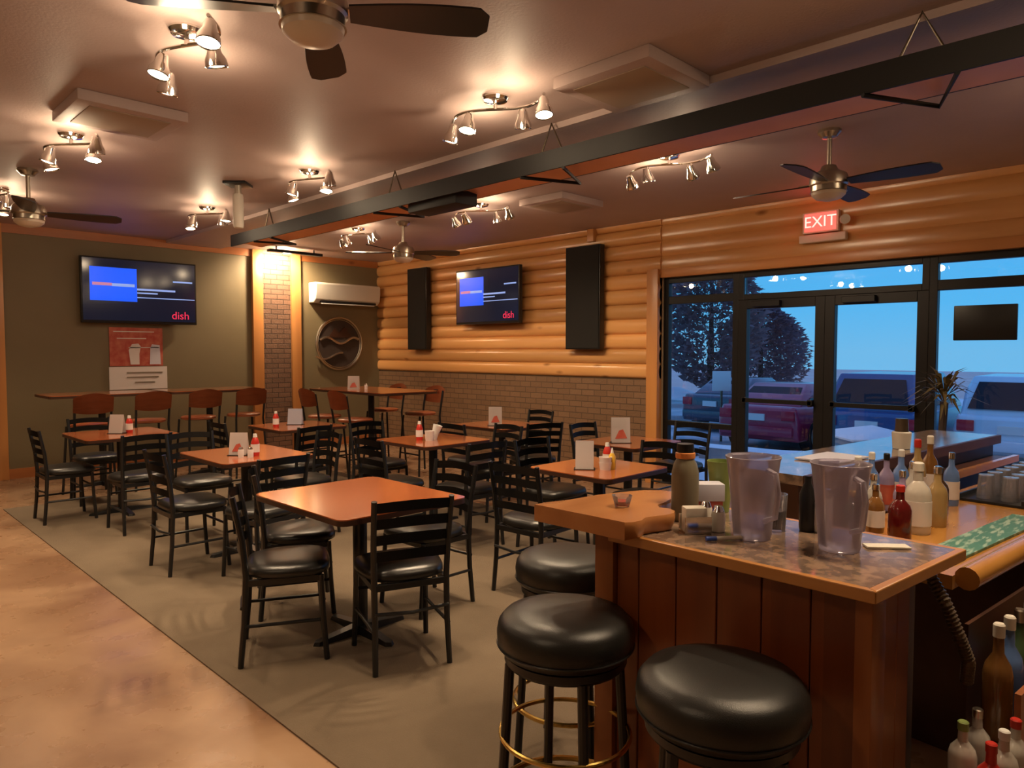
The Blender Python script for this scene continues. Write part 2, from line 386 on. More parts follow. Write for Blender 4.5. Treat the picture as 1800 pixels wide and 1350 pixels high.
# glazed front
X0 = XR + .03; X1 = XR + .11
def frame(name, y0, y1, z0, z1, t=.05, bars=(), parent=None, label=None):
    r = sempty(name)
    if label: r['label'] = label
    mb = MB()
    mb.b2(X0, X1, y0, y0+t, z0, z1).b2(X0, X1, y1-t, y1, z0, z1).b2(X0, X1, y0+t, y1-t, z0, z0+t).b2(X0, X1, y0+t, y1-t, z1-t, z1)
    for z, h in bars: mb.b2(X0, X1, y0+t, y1-t, z-h/2, z+h/2)
    mb.build('window_frame' if name.startswith('window') else 'door_frame', M['dark_frame'], r, bev=.004, smooth=0)
    MB().b2(XR+.065, XR+.07, y0+t, y1-t, z0+t, z1-t).build('pane', M['glass'], r, smooth=0)
    return r
frame('window_1', 3.70, 4.63, 0, 2.38, .065, [(2.12, .09), (.71, .06)], label='narrow black framed sidelight beside the double door')
frame('window_2', 1.88, 3.70, 2.08, 2.38, .06, label='transom window above the double door')
frame('window_3', OY0, 1.88, 0, 2.38, .065, [(2.12, .09)], label='wide black framed window right of the double door')
for n, (a, b, hy) in enumerate([(2.79, 3.70, 2.86), (1.88, 2.79, 2.72)], 1):
    d = frame('door_%d' % n, a, b, 0, 2.08, .095, [(.2, .2)], label='black framed glass door leaf')
    MB().b2(XR-.04, XR-.01, a+.08, b-.08, 1.00, 1.045).b2(XR-.04, X0, a+.09, a+.13, .99, 1.055).b2(XR-.04, X0, b-.13, b-.09, .99, 1.055).build('push_bar', M['dark_frame'], d, bev=.004)
    MB().b2(XR-.03, X0, (a+b)/2-.02, (a+b)/2+.28, 2.0, 2.06).build('door_closer', M['dark_frame'], d, bev=.004)
struct(MB().b2(XR, XR+.2, OY0, OY1, -.1, .012).build('trim_10', M['dark_frame'], smooth=0))
hw = MB().b2(XR+.0, XR+.029, 1.22, 1.68, 1.63, 1.93, bev=.008).build('window_rectangle', M['black'])  # flat dark rectangle set in the wide window
tag(hw, 'dark flat rectangle in the wide window right of the door', 'screen')

# shallow strip dropped below the ceiling above the heater
struct(MB().b2(3.60, 4.35, YF, YB, 3.01, H).build('trim_11', M['ceiling'], smooth=0))

# ---------------------------------------------------------------- tube heater
def heater():
    y0, y1 = -1.0, 8.0
    r = thing('tube_heater', 'long black radiant tube heater hood hung under the shallow ceiling strip', 'heater', (3.67, 0, 0))
    # hood: near flange, top, far flange (sheet metal with thickness)
    prof = [(-.17, 2.72), (-.17, 2.845), (.17, 2.845), (.20, 2.75), (.185, 2.75), (.155, 2.83), (-.155, 2.83), (-.155, 2.72)]
    mb = MB(); bm = mb.bm
    A = [bm.verts.new((x, y0, z)) for x, z in prof]; B = [bm.verts.new((x, y1, z)) for x, z in prof]; n = len(prof)
    for i in range(n): bm.faces.new((A[i], B[i], B[(i+1) % n], A[(i+1) % n]))
    bm.faces.new(A); bm.faces.new(list(reversed(B)))
    mb.build('hood', M['heater_black'], r, smooth=0)
    mb = MB(); bm = mb.bm
    pr = [(-.15, 2.735), (.0, 2.765), (.17, 2.745), (.17, 2.752), (0, 2.772), (-.15, 2.742)]
    A = [bm.verts.new((x, y0+.02, z)) for x, z in pr]; B = [bm.verts.new((x, y1-.02, z)) for x, z in pr]; n = len(pr)
    for i in range(n): bm.faces.new((A[i], B[i], B[(i+1) % n], A[(i+1) % n]))
    bm.faces.new(A); bm.faces.new(list(reversed(B)))
    mb.build('reflector', M['heater_refl'], r, smooth=20)
    MB().b2(-.12, .10, 4.15, 4.75, 2.66, 2.84, bev=.01).build('burner_box', M['heater_black'], r)
    for y in (1.0, 3.2, 4.95, 7.2):
        MB().tube([(-.17, y+.22, 2.715), (.20, y, 2.70), (-.17, y-.16, 2.715)], .012, 6).build('bracket', M['heater_black'], r)
        MB().tube([(-.1, y+.1, 2.84), (-.1, y, 3.04), (-.1, y-.1, 2.84)], .007, 6).build('hanger', M['steel'], r)
    return r
heater()

# ---------------------------------------------------------------- ceiling boxes
def ceil_box(x0, x1, y0, y1, label, drop=.065):
    r = thing('ceiling_speaker_box', label, 'ceiling panel', ((x0+x1)/2, (y0+y1)/2, H))
    a, b = (x1-x0)/2, (y1-y0)/2
    MB().b2(-a, a, -b, b, -drop, 0, bev=.008).build('box', M['ceiling'], r)
    MB().b2(-a+.08, a-.08, -b+.08, b-.08, -drop-.006, -drop, bev=.002).build('face_panel', M['drywall'], r)
ceil_box(3.0, 3.585, 2.05, 2.68, 'large square painted box on ceiling left of the heater hood')
ceil_box(1.18, 1.80, 4.70, 5.28, 'square painted box on ceiling between the two lights at left')
ceil_box(5.15, 5.78, 4.48, 5.05, 'square painted box on ceiling behind the heater hood')

# ---------------------------------------------------------------- spot light fixtures
def head_mesh():
    mb = MB()
    mb.lathe([(0, .075), (.022, .075), (.028, .06), (.033, .03), (.048, .0), (.052, -.03), (.049, -.034), (.046, -.03), (.043, -.005), (0, .0)], seg=20)
    return mb
def fixture(x, y, rz, heads, label, gain=1.0):
    r = thing('spotlight_fixture', label, 'ceiling light', (x, y, H), rz)
    MB().lathe([(0, 0), (.075, 0), (.08, -.012), (.07, -.028), (.02, -.04), (0, -.04)], seg=28).build('canopy', M['chrome'], r)
    pts = []
    for i in range(25):
        t = i/24*2-1; pts.append((t*.38, .09*math.sin(t*math.pi), -.075))
    bar = MB().tube(pts, .009, 8)
    bar.cyl((0, 0, -.075), (0, 0, -.03), .012, seg=10)
    bar.build('curved_bar', M['chrome'], r)
    for t, (tx, ty) in zip((-.98, -.38, .38, .98), heads):
        px, py = t*.38, .09*math.sin(t*math.pi)
        d = Vector((tx*.75, ty*.75, -1)).normalized()
        q = d.to_track_quat('-Z', 'Y').to_matrix().to_4x4()
        base = Vector((px, py, -.075)); c = base + Vector((0, 0, -.06)) + d*.03
        hm = head_mesh(); bm = hm.bm
        for v in bm.verts: v.co = Matrix.Translation(c) @ q @ v.co
        hm.cyl(base, c + d*-.04, .007, seg=8)
        h = hm.build('spot_head', M['chrome'], r)
        b = MB().lathe([(0, -.034), (.03, -.030), (.043, -.024), (.043, -.012), (0, -.012)], M=q, c=c, seg=20).build('bulb', M['bulb'], h)
        rot = Matrix.Rotation(rz, 4, 'Z'); W = Matrix.Translation((x, y, H)) @ rot
        lamp('SPOT', W @ (c + d*.045), SPOT_W*gain, direction=(rot.to_3x3() @ d), radius=.03, angle=100, blend=.8)
    lamp('POINT', W @ Vector((.22, -.10, -.17)), POINT_W, radius=.05)
    lamp('POINT', W @ Vector((-.22, .10, -.17)), POINT_W, radius=.05)
    return r
hd = [[(-.25, .2), (.2, -.3), (-.1, .35), (.35, .1)], [(.3, -.15), (-.3, .2), (.15, .3), (-.2, -.3)], [(-.1, .1), (.15, -.2), (.3, .2), (-.3, .1)]]
fx = [(1.34, 3.50, 82, 'chrome multi spot ceiling light nearest the camera at upper left'),
      (1.39, 5.72, 98, 'chrome spot ceiling light just beyond the square box at left'),
      (1.36, 8.05, 75, 'chrome spot ceiling light at the far left beside the dark fan'),
      (2.98, 3.12, 92, 'chrome bar spot ceiling light nearest the heater hood'),
      (3.07, 5.46, 84, 'chrome spot ceiling light in the centre row beyond the hanging white tube'),
      (3.08, 7.59, 95, 'farthest chrome spot ceiling light of the centre row near the olive wall'),
      (4.79, 3.08, 86, 'chrome spot ceiling light right of the heater nearest the log wall window'),
      (5.00, 5.45, 94, 'chrome spot ceiling light right of the heater in front of the wall screen'),
      (4.91, 7.58, 88, 'farthest chrome spot ceiling light beside the small dark fan')]
hw_l = [[(-.1, -.7), (.1, -1.1), (.0, -.4), (.2, -1.0)], [(.2, -.9), (-.1, -.4), (.1, -1.1), (-.2, -.7)]]
for i, (x, y, a, lb) in enumerate(fx): fixture(x, y, R(a), hd[i % 3] if i < 6 else hw_l[i % 2], lb, 2.0 if i == 3 else (1.35 if i == 4 else 1.0))
# lights of the part of the room behind the camera (over the bar); last one added to brighten the bar
for i, (x, y) in enumerate([(4.8, .2), (-.8, 5.5), (-.8, 1.5), (2.35, .45)]):
    fixture(x, y, R(30*i), hd[i % 3], ['chrome spot ceiling light over the bar', 'chrome spot ceiling light out of view over the left aisle, far', 'chrome spot ceiling light out of view over the left aisle, near', 'added chrome spot ceiling light out of view, brightening the bar top'][i])

# ---------------------------------------------------------------- ceiling fans
def fan(x, y, rz, label, angles, drop=.30, L=.62, bm_=None):
    r = thing('ceiling_fan', label, 'ceiling fan', (x, y, H), rz)
    MB().lathe([(0, 0), (.075, 0), (.078, -.02), (.05, -.05), (.02, -.055), (0, -.055)], seg=28).build('canopy', M['nickel'], r)
    MB().cyl((0, 0, -drop+.05), (0, 0, -.04), .016, seg=14).build('down_rod', M['nickel'], r)
    MB().lathe([(0, .06-drop), (.045, .06-drop), (.06, .03-drop), (.115, -.0-drop), (.125, -.03-drop), (.125, -.07-drop), (.115, -.08-drop), (.115, -.115-drop), (.12, -.12-drop), (0, -.12-drop)], seg=36).build('motor_housing', M['nickel'], r)
    MB().lathe([(.112, -.12-drop), (.108, -.14-drop), (.08, -.165-drop), (.03, -.178-drop), (0, -.18-drop), ], seg=32).build('light_bowl', M['frost'], r)
    for a in angles:
        mb = MB(); n = 14
        zt = -.06-drop
        up, lo = [], []
        for i in range(n+1):
            t = i/n; xx = .13 + t*(L-.13+.02)
            wd = .045 + .035*math.sin(min(1, t*1.25)*math.pi*.55)
            if t > .9: wd *= math.sqrt(max(0.02, 1-((t-.9)/.1)**2*.75))
            up.append((xx, wd)); lo.append((xx, -wd))
        mb.prism(lo + up[::-1], -.004, .004)
        Mx = Matrix.Rotation(R(a), 4, 'Z') @ Matrix.Translation((0, 0, zt)) @ Matrix.Rotation(R(-13), 4, 'X')
        for v in mb.bm.verts: v.co = Mx @ v.co
        bl = mb.build('blade', bm_ or M['blade'], r, smooth=20)
        ar = MB().b2(.09, .2, -.018, .018, .004, .012)
        for v in ar.bm.verts: v.co = Mx @ v.co
        ar.build('blade_arm', M['nickel'], bl)
    return r
fan(1.36, 2.38, 0, 'large ceiling fan nearest the camera with dark blades and frosted bowl', [-36, 54, 144, 234], drop=.22)
fan(5.05, 1.97, 0, 'nickel ceiling fan in front of the red exit sign', [2, 92, 182, 272], drop=.30, L=.66)
fan(5.05, 6.85, 0, 'small far ceiling fan in front of the log wall corner', [-40, 20, 140, 200], drop=.30, L=.64)
fan(1.40, 7.10, 0, 'dark ceiling fan cut by the left edge of the photo', [-14, 76, 166, 256], drop=.30, L=.66)

t = thing('ceiling_pole', 'white cylinder on a ceiling pole with dark plate in centre of room', 'ceiling fixture', (2.85, 6.34, H))
MB().box((0, 0, -.012), (.2, .2, .024), rz=R(45), bev=.004).build('mounting_plate', M['black'], t)
MB().cyl((0, 0, -.12), (0, 0, -.02), .028, seg=20).build('pole', M['nickel'], t)
MB().lathe([(0, -.1), (.042, -.1), (.046, -.12), (.046, -.38), (.04, -.4), (0, -.4)], seg=28).build('cylinder', M['cream_plastic'], t)
t = thing('smoke_detector', 'small dark round detector on ceiling beyond the square box', 'detector', (1.62, 5.2, H))
MB().lathe([(0, 0), (.055, 0), (.058, -.015), (.045, -.03), (0, -.032)], seg=24).build('body', M['nickel'], t)

# wall wash light over the brick column
t = thing('wall_wash_light', 'dark bar light on ceiling washing the brick column', 'ceiling light', (5.22, 9.72, H))
MB().b2(-.42, .42, -.05, .05, -.09, -.05, bev=.006).build('housing', M['black'], t)
for sx_ in (-.3, .3): MB().cyl((sx_, 0, -.05), (sx_, 0, 0), .01).build('stem', M['black'], t)
for sx_ in (-.22, 0, .22):
    MB().sphere((sx_, .065, -.065), .022).build('bulb', M['bulb'], t)
lamp('SPOT', (5.2, 9.90, 2.98), 170, direction=(0, .34, -.45), angle=150, blend=.6, radius=.06)
lamp('POINT', (5.15, 9.85, 2.92), 20, radius=.06)

# ---------------------------------------------------------------- televisions
def text_mesh(body, size, mat, name, parent, M_, extrude=.001):
    c = bpy.data.curves.new('t', 'FONT'); c.body = body; c.size = size; c.extrude = extrude; c.align_x = 'CENTER'; c.align_y = 'CENTER'
    o = bpy.data.objects.new('t', c); COL.objects.link(o)
    bpy.context.view_layer.update()
    me = bpy.data.meshes.new_from_object(o); me.transform(M_)
    COL.objects.unlink(o); bpy.data.objects.remove(o)
    me.materials.clear(); me.materials.append(mat)
    n = bpy.data.objects.new(name, me); COL.objects.link(n); n.parent = parent; return n
def television(loc, rz, W_, Hh, label, tilt=0, md=.098):
    """front faces local -Y"""
    r = thing('television', label, 'television', loc, rz); r.rotation_euler = (tilt, 0, rz)
    w2, h2 = W_/2, Hh/2
    MB().b2(-w2, w2, -.03, .03, -h2, h2, bev=.008).build('case', M['black'], r)
    s = MB().b2(-w2+.02, w2-.02, -.034, -.03, -h2+.035, h2-.02).build('screen', M['screen'], r, smooth=0)
    def strip(x0, x1, z0, z1, m, nm): MB().b2(x0*W_-w2, x1*W_-w2, -.038, -.0345, h2-z1*Hh, h2-z0*Hh).build(nm, m, s, smooth=0)
    strip(.07, .46, .15, .66, M['scr_blue'], 'blue_panel')
    def line(x0, x1, z, m, th=.014): MB().b2(x0*W_-w2, x1*W_-w2, -.041, -.0385, h2-(z+th)*Hh, h2-z*Hh).build('caption_line', m, s, smooth=0)
    line(.09, .25, .385, M['scr_pink'], .045); line(.25, .44, .39, M['scr_light'], .045)
    line(.46, .80, .45, M['scr_light'], .03); line(.46, .64, .51, M['scr_light'], .02); line(.46, .98, .585, M['scr_light'], .014)
    line(.78, .96, .30, M['scr_light'], .025)
    Mx = Matrix.Translation((W_*.845-w2, -.0395, h2-.86*Hh)) @ Matrix.Rotation(R(90), 4, 'X')
    text_mesh('dish', .15*Hh/.86*1.0, M['scr_red'], 'logo_text', s, Mx)
    MB().b2(-.15, .15, .03, md, -.15, .15).build('wall_mount', M['black'], r, smooth=0)
    return r
television((3.24, YB-.10, 2.32), 0, 1.42, .84, 'flat television on the olive wall above the red poster')
television((6.88, 7.36, 2.31), R(-90), 1.30, .78, 'flat television on the log wall between two black speaker panels', md=.168)
lamp('POINT', (3.0, YB-.5, 2.35), .35, (.1, .3, 1), .2)

# speaker panels
for (y0, y1, lb) in ((8.76, 9.30, 'tall black speaker panel on logs nearer the room corner'), (5.37, 5.98, 'tall black speaker panel on logs between television and window')):
    t = thing('speaker_panel', lb, 'speaker', (XR-.09, (y0+y1)/2, 2.2), 0)
    hw_ = (y1-y0)/2 - .03
    MB().b2(-.09, .0, -hw_, hw_, -.64, .64, bev=.01).build('cabinet', M['black'], t)
    MB().b2(-.10, -.091, -hw_+.015, hw_-.015, -.625, .625, bev=.004).build('grille', M['cloth_black'], t)

# exit sign
t = thing('exit_sign', 'red lit exit sign on the log wall above the double door', 'sign', (XR-.05, 2.80, 2.78))
MB().b2(-.05, .01, -.17, .17, -.1, .1, bev=.006).build('housing', M['cream_plastic'], t)
fc = MB().b2(-.056, -.051, -.15, .15, -.085, .085).build('lit_face', M['exit_red'], t, smooth=0)
text_mesh('EXIT', .15, M['exit_letter'], 'letters', fc, Matrix.Translation((-.0575, 0, 0)) @ Matrix.Rotation(R(-90), 4, 'Z') @ Matrix.Rotation(R(90), 4, 'X'), .0008)
MB().b2(-.06, .01, -.24, .20, -.19, -.115, bev=.008).build('emergency_box', M['cream_plastic'], t)
MB().cyl((-.03, -.22, .0), (-.1, -.25, -.01), .045, seg=20).build('lamp_head', M['cream_plastic'], t)
lamp('POINT', (XR-.25, 2.8, 2.8), .9, (1, .06, .05), .08)

# ---------------------------------------------------------------- AC unit, round sign, poster
t = thing('air_conditioner', 'white wall mounted air conditioner on olive wall beside brick column', 'air conditioner', (6.345, YB, 2.46))
prof = [(0, -.16), (-.15, -.16), (-.215, -.10), (-.235, .02), (-.235, .13), (-.21, .16), (0, .16)]
mb = MB(); bm = mb.bm
A = [bm.verts.new((-.60, y, z)) for y, z in prof]; B = [bm.verts.new((.60, y, z)) for y, z in prof]; n = len(prof)
for i in range(n): bm.faces.new((A[i], B[i], B[(i+1) % n], A[(i+1) % n]))
bm.faces.new(A); bm.faces.new(list(reversed(B)))
mb.build('case', M['cream_plastic'], t, bev=.012)
MB().b2(-.5, .53, -.205, -.15, -.158, -.125).build('air_slot', M['black'], t, smooth=0)
MB().box((0, -.19, -.165), (.98, .055, .008), rot=Matrix.Rotation(R(25), 3, 'X').to_quaternion()).build('louvre', M['white'], t)

t = thing('round_sign', 'round metal wall sign on olive wall below the air conditioner', 'sign', (6.26, YB-.02, 1.66))
ring = [(0.42*math.cos(2*math.pi*k/48), -.03, .42*math.sin(2*math.pi*k/48)) for k in range(48)]
MB().tube(ring, .016, 8, closed=True).build('outer_ring', M['nickel'], t)
ring = [(0.39*math.cos(2*math.pi*k/48), -.03, .39*math.sin(2*math.pi*k/48)) for k in range(48)]
MB().tube(ring, .006, 6, closed=True).build('inner_ring', M['nickel'], t)
MB().lathe([(0, 0), (.385, 0), (.385, .02), (0, .02)], M=Matrix.Rotation(R(90), 4, 'X'), seg=48).build('disc', M['pot'], t)
pts = [(-.36 + .72*i/24, -.035, .05*math.sin(i/24*9) + .05) for i in range(25)]
MB().tube(pts, .02, 6).build('wave_band', M['nickel'], t)
pts = [(-.44 + .5*i/24, -.035, -.20 - .05*math.sin(i/24*5)) for i in range(25)]
MB().tube(pts, .016, 6).build('wave_band', M['nickel'], t)
MB().prism([(-.2, .1), (-.08, .26), (.0, .18), (.1, .28), (.24, .1)], -.03, -.022, Matrix.Rotation(R(90), 4, 'X') @ Matrix.Scale(-1, 4, (0, 0, 1))).build('skyline_plate', M['cherry_edge'], t, smooth=0)

t = thing('wall_poster', 'red poster with two pale figures hung under the olive wall television', 'poster', (3.2, YB-.012, 1.6))
MB().b2(-.33, .33, -.004, .008, -.26, .25).build('sheet', M['redprint'], t, smooth=0)
MB().prism([(-.08, -.24), (-.10, -.05), (-.06, .03), (.02, .04), (.05, .0), (.03, -.1), (.03, -.24)], 0, .003, Matrix.Translation((0, -.005, 0)) @ Matrix.Rotation(R(90), 4, 'X')).build('pale_figure', M['yellow'] if False else M['paper'], t, smooth=0)
MB().prism([(.16, -.24), (.17, -.02), (.19, .03), (.29, .02), (.3, -.24)], 0, .003, Matrix.Translation((0, -.005, 0)) @ Matrix.Rotation(R(90), 4, 'X')).build('pale_figure', M['paper_blue'], t, smooth=0)
for z, a, b in ((.19, -.28, .22), (.10, -.24, .12), (-.02, -.1, .28)): MB().b2(a, b, -.008, -.0045, z, z+.012).build('printed_line', M['paper'], t, smooth=0)
t = thing('paper_notice', 'white paper notice taped below the red poster on olive wall', 'notice', (3.22, YB-.012, 1.20))
MB().b2(-.36, .36, -.004, .008, -.17, .13).build('sheet', M['paper'], t, smooth=0)
for z, a, b in ((.04, -.15, .3), (-.02, -.15, .25), (-.09, -.05, .2)): MB().b2(a, b, -.008, -.0045, z, z+.02).build('printed_line', M['nickel'], t, smooth=0)

# ---------------------------------------------------------------- dining chair
def make_chair(label):
    r = thing('dining_chair', label, 'chair', (0, 0, 0), 0, 'black ladder back dining chairs')
    m = M['chair_metal']
    # padded seat: rounded trapezoid loft
    mb = MB(); lv = [(.93, .425), (1, .435), (1.0, .455), (.96, .475), (.8, .487), (.4, .492)]
    def outline(s):
        pts = []
        for k in range(32):
            a = 2*math.pi*k/32; c, s_ = math.cos(a), math.sin(a)
            ex = math.copysign(abs(c)**.55, c); ey = math.copysign(abs(s_)**.55, s_)
            wx = .215 if ey > 0 else .215 - .03*(-ey)
            pts.append((ex*wx*s, ey*.205*s + .01))
        return pts
    rings = [[mb.bm.verts.new((x, y, z)) for x, y in outline(s)] for s, z in lv]
    for a, b in zip(rings, rings[1:]):
        for k in range(32): mb.bm.faces.new((a[k], a[(k+1) % 32], b[(k+1) % 32], b[k]))
    mb.bm.faces.new(rings[-1]); mb.bm.faces.new(list(reversed(rings[0])))
    mb.build('seat', M['vinyl'], r, smooth=60)
    for s in (-1, 1):
        MB().tube([(s*.195, .19, .0), (s*.19, .175, .2), (s*.185, .165, .425)], .014, 8).build('leg', m, r)
        MB().tube([(s*.185, -.215, .0), (s*.18, -.195, .22), (s*.18, -.185, .44), (s*.185, -.20, .62), (s*.19, -.24, .835)], [.014, .015, .016, .015, .014], 8).build('leg', m, r)
    fr = MB()
    fr.b2(-.185, .185, .145, .165, .395, .425).b2(-.18, .18, -.2, -.18, .395, .425).b2(-.19, -.17, -.19, .16, .395, .425).b2(.17, .19, -.19, .16, .395, .425)
    fr.build('seat_frame', m, r)
    for s in (-1, 1): MB().tube([(s*.188, .178, .2), (s*.185, -.205, .2)], .009, 8).build('stretcher', m, r)
    MB().tube([(-.188, .178, .30), (.188, .178, .30)], .009, 8).build('stretcher', m, r)
    MB().tube([(-.183, -.205, .29), (0, -.215, .28), (.183, -.205, .29)], .009, 8).build('stretcher', m, r)
    for k, z in enumerate((.80, .72, .64, .56)):
        yb = -.20 - max(0, (z-.62))*.2
        def fn(u, v, z=z, yb=yb):
            x = -.188 + .376*u; bow = -.035*math.sin(u*math.pi)
            return Vector((x, yb + bow, z - .024 + .048*v + .012*math.sin(u*math.pi)))
        mb = MB().grid(fn, 12, 1)
        geo = bmesh.ops.solidify(mb.bm, geom=mb.bm.faces[:], thickness=.012)
        mb.build('back_slat', m, r, smooth=60)
    return r

E_, N_, W_, S_ = -90, 0, 90, 180       # facing +X, +Y, -X, -Y
chairs = [
 (1.74, 3.38, E_-28, 'nearest black chair at left side of the empty front table'),
 (2.08, 3.90, E_-25, 'black chair at the far left corner of the empty front table'),
 (2.12, 2.92, N_-20, 'black chair with its back to the camera at the empty front table'),
 (2.66, 3.40, W_, 'black chair on the far right side of the empty front table'),
 (1.95, 5.20, E_, 'black chair on the left of the table with the glare spot'),
 (2.22, 4.62, N_+8, 'black chair with its back to us before the table with the glare spot'),
 (2.35, 6.02, S_, 'black chair behind the table with the glare spot'),
 (2.98, 5.45, W_, 'black chair on the right of the table with the glare spot'),
 (1.70, 7.48, E_, 'leftmost black chair at the far left table'),
 (2.05, 6.62, N_, 'black chair with its back to us at the far left table'),
 (2.12, 8.12, S_, 'black chair behind the far left table under the poster'),
 (3.35, 6.22, N_+10, 'black chair before the small far table with the pale blue card'),
 (3.12, 6.98, E_, 'black chair left of the small far table with the pale blue card'),
 (3.42, 4.80, E_, 'black chair left of the table with the white cup'),
 (3.72, 4.22, N_, 'black chair with its back to us at the table with the white cup'),
 (4.50, 4.80, W_-4, 'black chair right of the table with the white cup'),
 (3.95, 5.75, S_, 'black chair behind the table with the white cup'),
 (3.33, 3.10, E_+4, 'black chair left of the table nearest the live edge slab'),
 (4.42, 3.02, W_, 'black chair right of the table nearest the live edge slab'),
 (4.12, 3.66, S_, 'black chair behind the table nearest the live edge slab'),
 (4.72, 5.32, E_, 'black chair left of the table before the brick wainscot'),
 (5.25, 4.93, N_-20, 'black chair in front of the table before the brick wainscot'),
 (6.00, 5.75, W_, 'black chair right of the table before the brick wainscot'),
 (5.42, 4.20, S_, 'black chair behind the table beside the window post'),
 (5.92, 3.66, W_, 'black chair between the window and the table by the window post'),
]
c0 = make_chair(chairs[0][3])
for i, (x, y, a, lb) in enumerate(chairs):
    if i == 0: c0.location = (x, y, .008); c0.rotation_euler = (0, 0, R(a))
    else: dup(c0, (x, y, .008 if 1.5 < x < 4.7 and y < 8.3 else (.008 if x < 4.7 and y < 8.45 else 0)), R(a), lb)

# ---------------------------------------------------------------- tables
def make_table(w_, d_, h, label, cat='table', rad=.05):
    r = thing('dining_table' if h < .9 else 'high_table', label, cat)
    mb = MB(); pts = []
    for cx, cy, a0 in ((w_/2-rad, d_/2-rad, 0), (-w_/2+rad, d_/2-rad, 90), (-w_/2+rad, -d_/2+rad, 180), (w_/2-rad, -d_/2+rad, 270)):
        for k in range(6): a = R(a0 + k*18); pts.append((cx + rad*math.cos(a), cy + rad*math.sin(a)))
    top = MB().prism(pts, h-.006, h).build('tabletop', M['cherry'], r, smooth=20)
    MB().prism([(x*1.0, y*1.0) for x, y in pts], h-.032, h-.006).build('edge_band', M['cherry_edge'], r, smooth=20)
    MB().cyl((0, 0, .02), (0, 0, h-.04), .038, seg=20).build('column', M['chair_metal'], r)
    MB().b2(-.2, .2, -.03, .03, h-.045, h-.032).b2(-.03, .03, -.2, .2, h-.045, h-.032).build('top_bracket', M['chair_metal'], r, smooth=0)
    bs = MB()
    L_ = .27
    for a in (0, 90, 180, 270):
        q = MB(); 
        poly = [(-.0, -.035), (L_, -.028), (L_+.02, 0), (L_, .028), (0, .035)]
        bm2 = bs.bm; n0 = len(bm2.verts)
        Mx = Matrix.Rotation(R(a), 4, 'Z')
        A = [bm2.verts.new(Mx @ Vector((x, y, .0))) for x, y in poly]; B = [bm2.verts.new(Mx @ Vector((x*.97, y*.8, .05 - .03*x/L_))) for x, y in poly]
        bm2.faces.new(list(reversed(A))); bm2.faces.new(B)
        for k in range(5): bm2.faces.new((A[k], A[(k+1) % 5], B[(k+1) % 5], B[k]))
        q.bm.free()
    bs.build('base', M['chair_metal'], r, smooth=0)
    return r
tables = [(2.13, 3.30, .78, .90, 'empty cherry topped table in the foreground with a glare at its left'),
 (2.40, 5.28, .70, .84, 'cherry table behind the front table, bright glare spot beside its menu card'),
 (2.15, 7.42, .80, .84, 'cherry topped table farthest to the left below the television'),
 (3.70, 6.90, .76, .76, 'small far cherry table with ketchup and a pale blue card'),
 (3.96, 4.95, .74, .74, 'cherry table in the middle with a tilted white cup on it'),
 (3.80, 2.97, .68, .68, 'cherry table beyond the live edge slab with tall menu card'),
 (5.35, 5.50, .72, .80, 'dark looking table before the brick wainscot with red and white card'),
 (5.12, 3.68, .72, .66, 'small table beside the window post with a white menu card')]
for i, (x, y, a, b, lb) in enumerate(tables):
    t = make_table(a, b, .75, lb); t.location = (x, y, .008 if x < 4.5 else 0)
    t['group'] = 'cherry topped dining tables'
highs = [(2.45, 9.12, 1.18, .72, 'left high table along the olive wall below the poster'),
 (3.68, 9.12, 1.18, .72, 'high table along the olive wall left of the brick column'),
 (4.97, 7.42, .80, 1.64, 'long high cherry table in the corner near the brick wainscot')]
for x, y, a, b, lb in highs:
    t = make_table(a, b, 1.06, lb); t.location = (x, y, .008 if y < 8.3 else 0)

# high chairs with wooden backs
def make_high(label):
    r = thing('high_chair', label, 'bar chair', (0, 0, 0), 0, 'wooden back high chairs')
    m = M['chair_metal']
    MB().lathe([(0, .735), (.17, .735), (.195, .745), (.195, .765), (.18, .775), (0, .778)], seg=28).build('seat', M['chairwood'], r)
    for s in (-1, 1):
        MB().tube([(s*.21, .19, 0), (s*.17, .14, .735)], .013, 8).build('leg', m, r)
        MB().tube([(s*.20, -.22, 0), (s*.17, -.17, .72), (s*.175, -.22, 1.04)], .013, 8).build('leg', m, r)
    MB().tube([(-.205, .17, .26), (.205, .17, .26)], .01, 8).build('footrest', m, r)
    for s in (-1, 1): MB().tube([(s*.2, .165, .34), (s*.19, -.2, .34)], .009, 8).build('stretcher', m, r)
    def fn(u, v):
        x = (-.19 + .38*u); top = 1.10 - .045*(2*u-1)**2*1.0; bot = .88 + .02*(2*u-1)**2
        return Vector((x, -.205 - .045*math.sin(u*math.pi) - (v)*.035, bot + (top-bot)*v))
    mb = MB().grid(fn, 14, 6)
    bmesh.ops.solidify(mb.bm, geom=mb.bm.faces[:], thickness=.016)
    bk = mb.build('backrest', M['chairwood'], r, smooth=60)
    MB().b2(-.04, .04, -.256, -.248, 1.035, 1.05, bev=.003).build('handle_slot', M['cherry_edge'], bk)
    return r
hc = [(2.17, 8.58, 0, 'leftmost wooden back high chair at the olive wall tables'), (2.76, 8.58, 0, 'second wooden back high chair from the left, below the poster'),
      (3.33, 8.58, 0, 'third wooden back high chair from the left at the olive wall tables'), (3.88, 8.58, 0, 'wooden back high chair nearest the brick column at the olive wall tables'),
      (4.42, 7.58, -90, 'farther wooden back high chair left of the corner high table'), (4.42, 6.92, -90, 'nearer wooden back high chair left of the corner high table'),
      (5.52, 7.95, 90, 'farther wooden back high chair on the wainscot side of the corner high table'), (5.52, 7.15, 90, 'nearer wooden back high chair on the wainscot side of the corner high table')]
h0 = make_high(hc[0][3])
for i, (x, y, a, lb) in enumerate(hc):
    if i == 0: h0.location = (x, y, 0)
    else: dup(h0, (x, y, .008 if x < 4.7 and y < 8.2 else 0), R(a), lb)

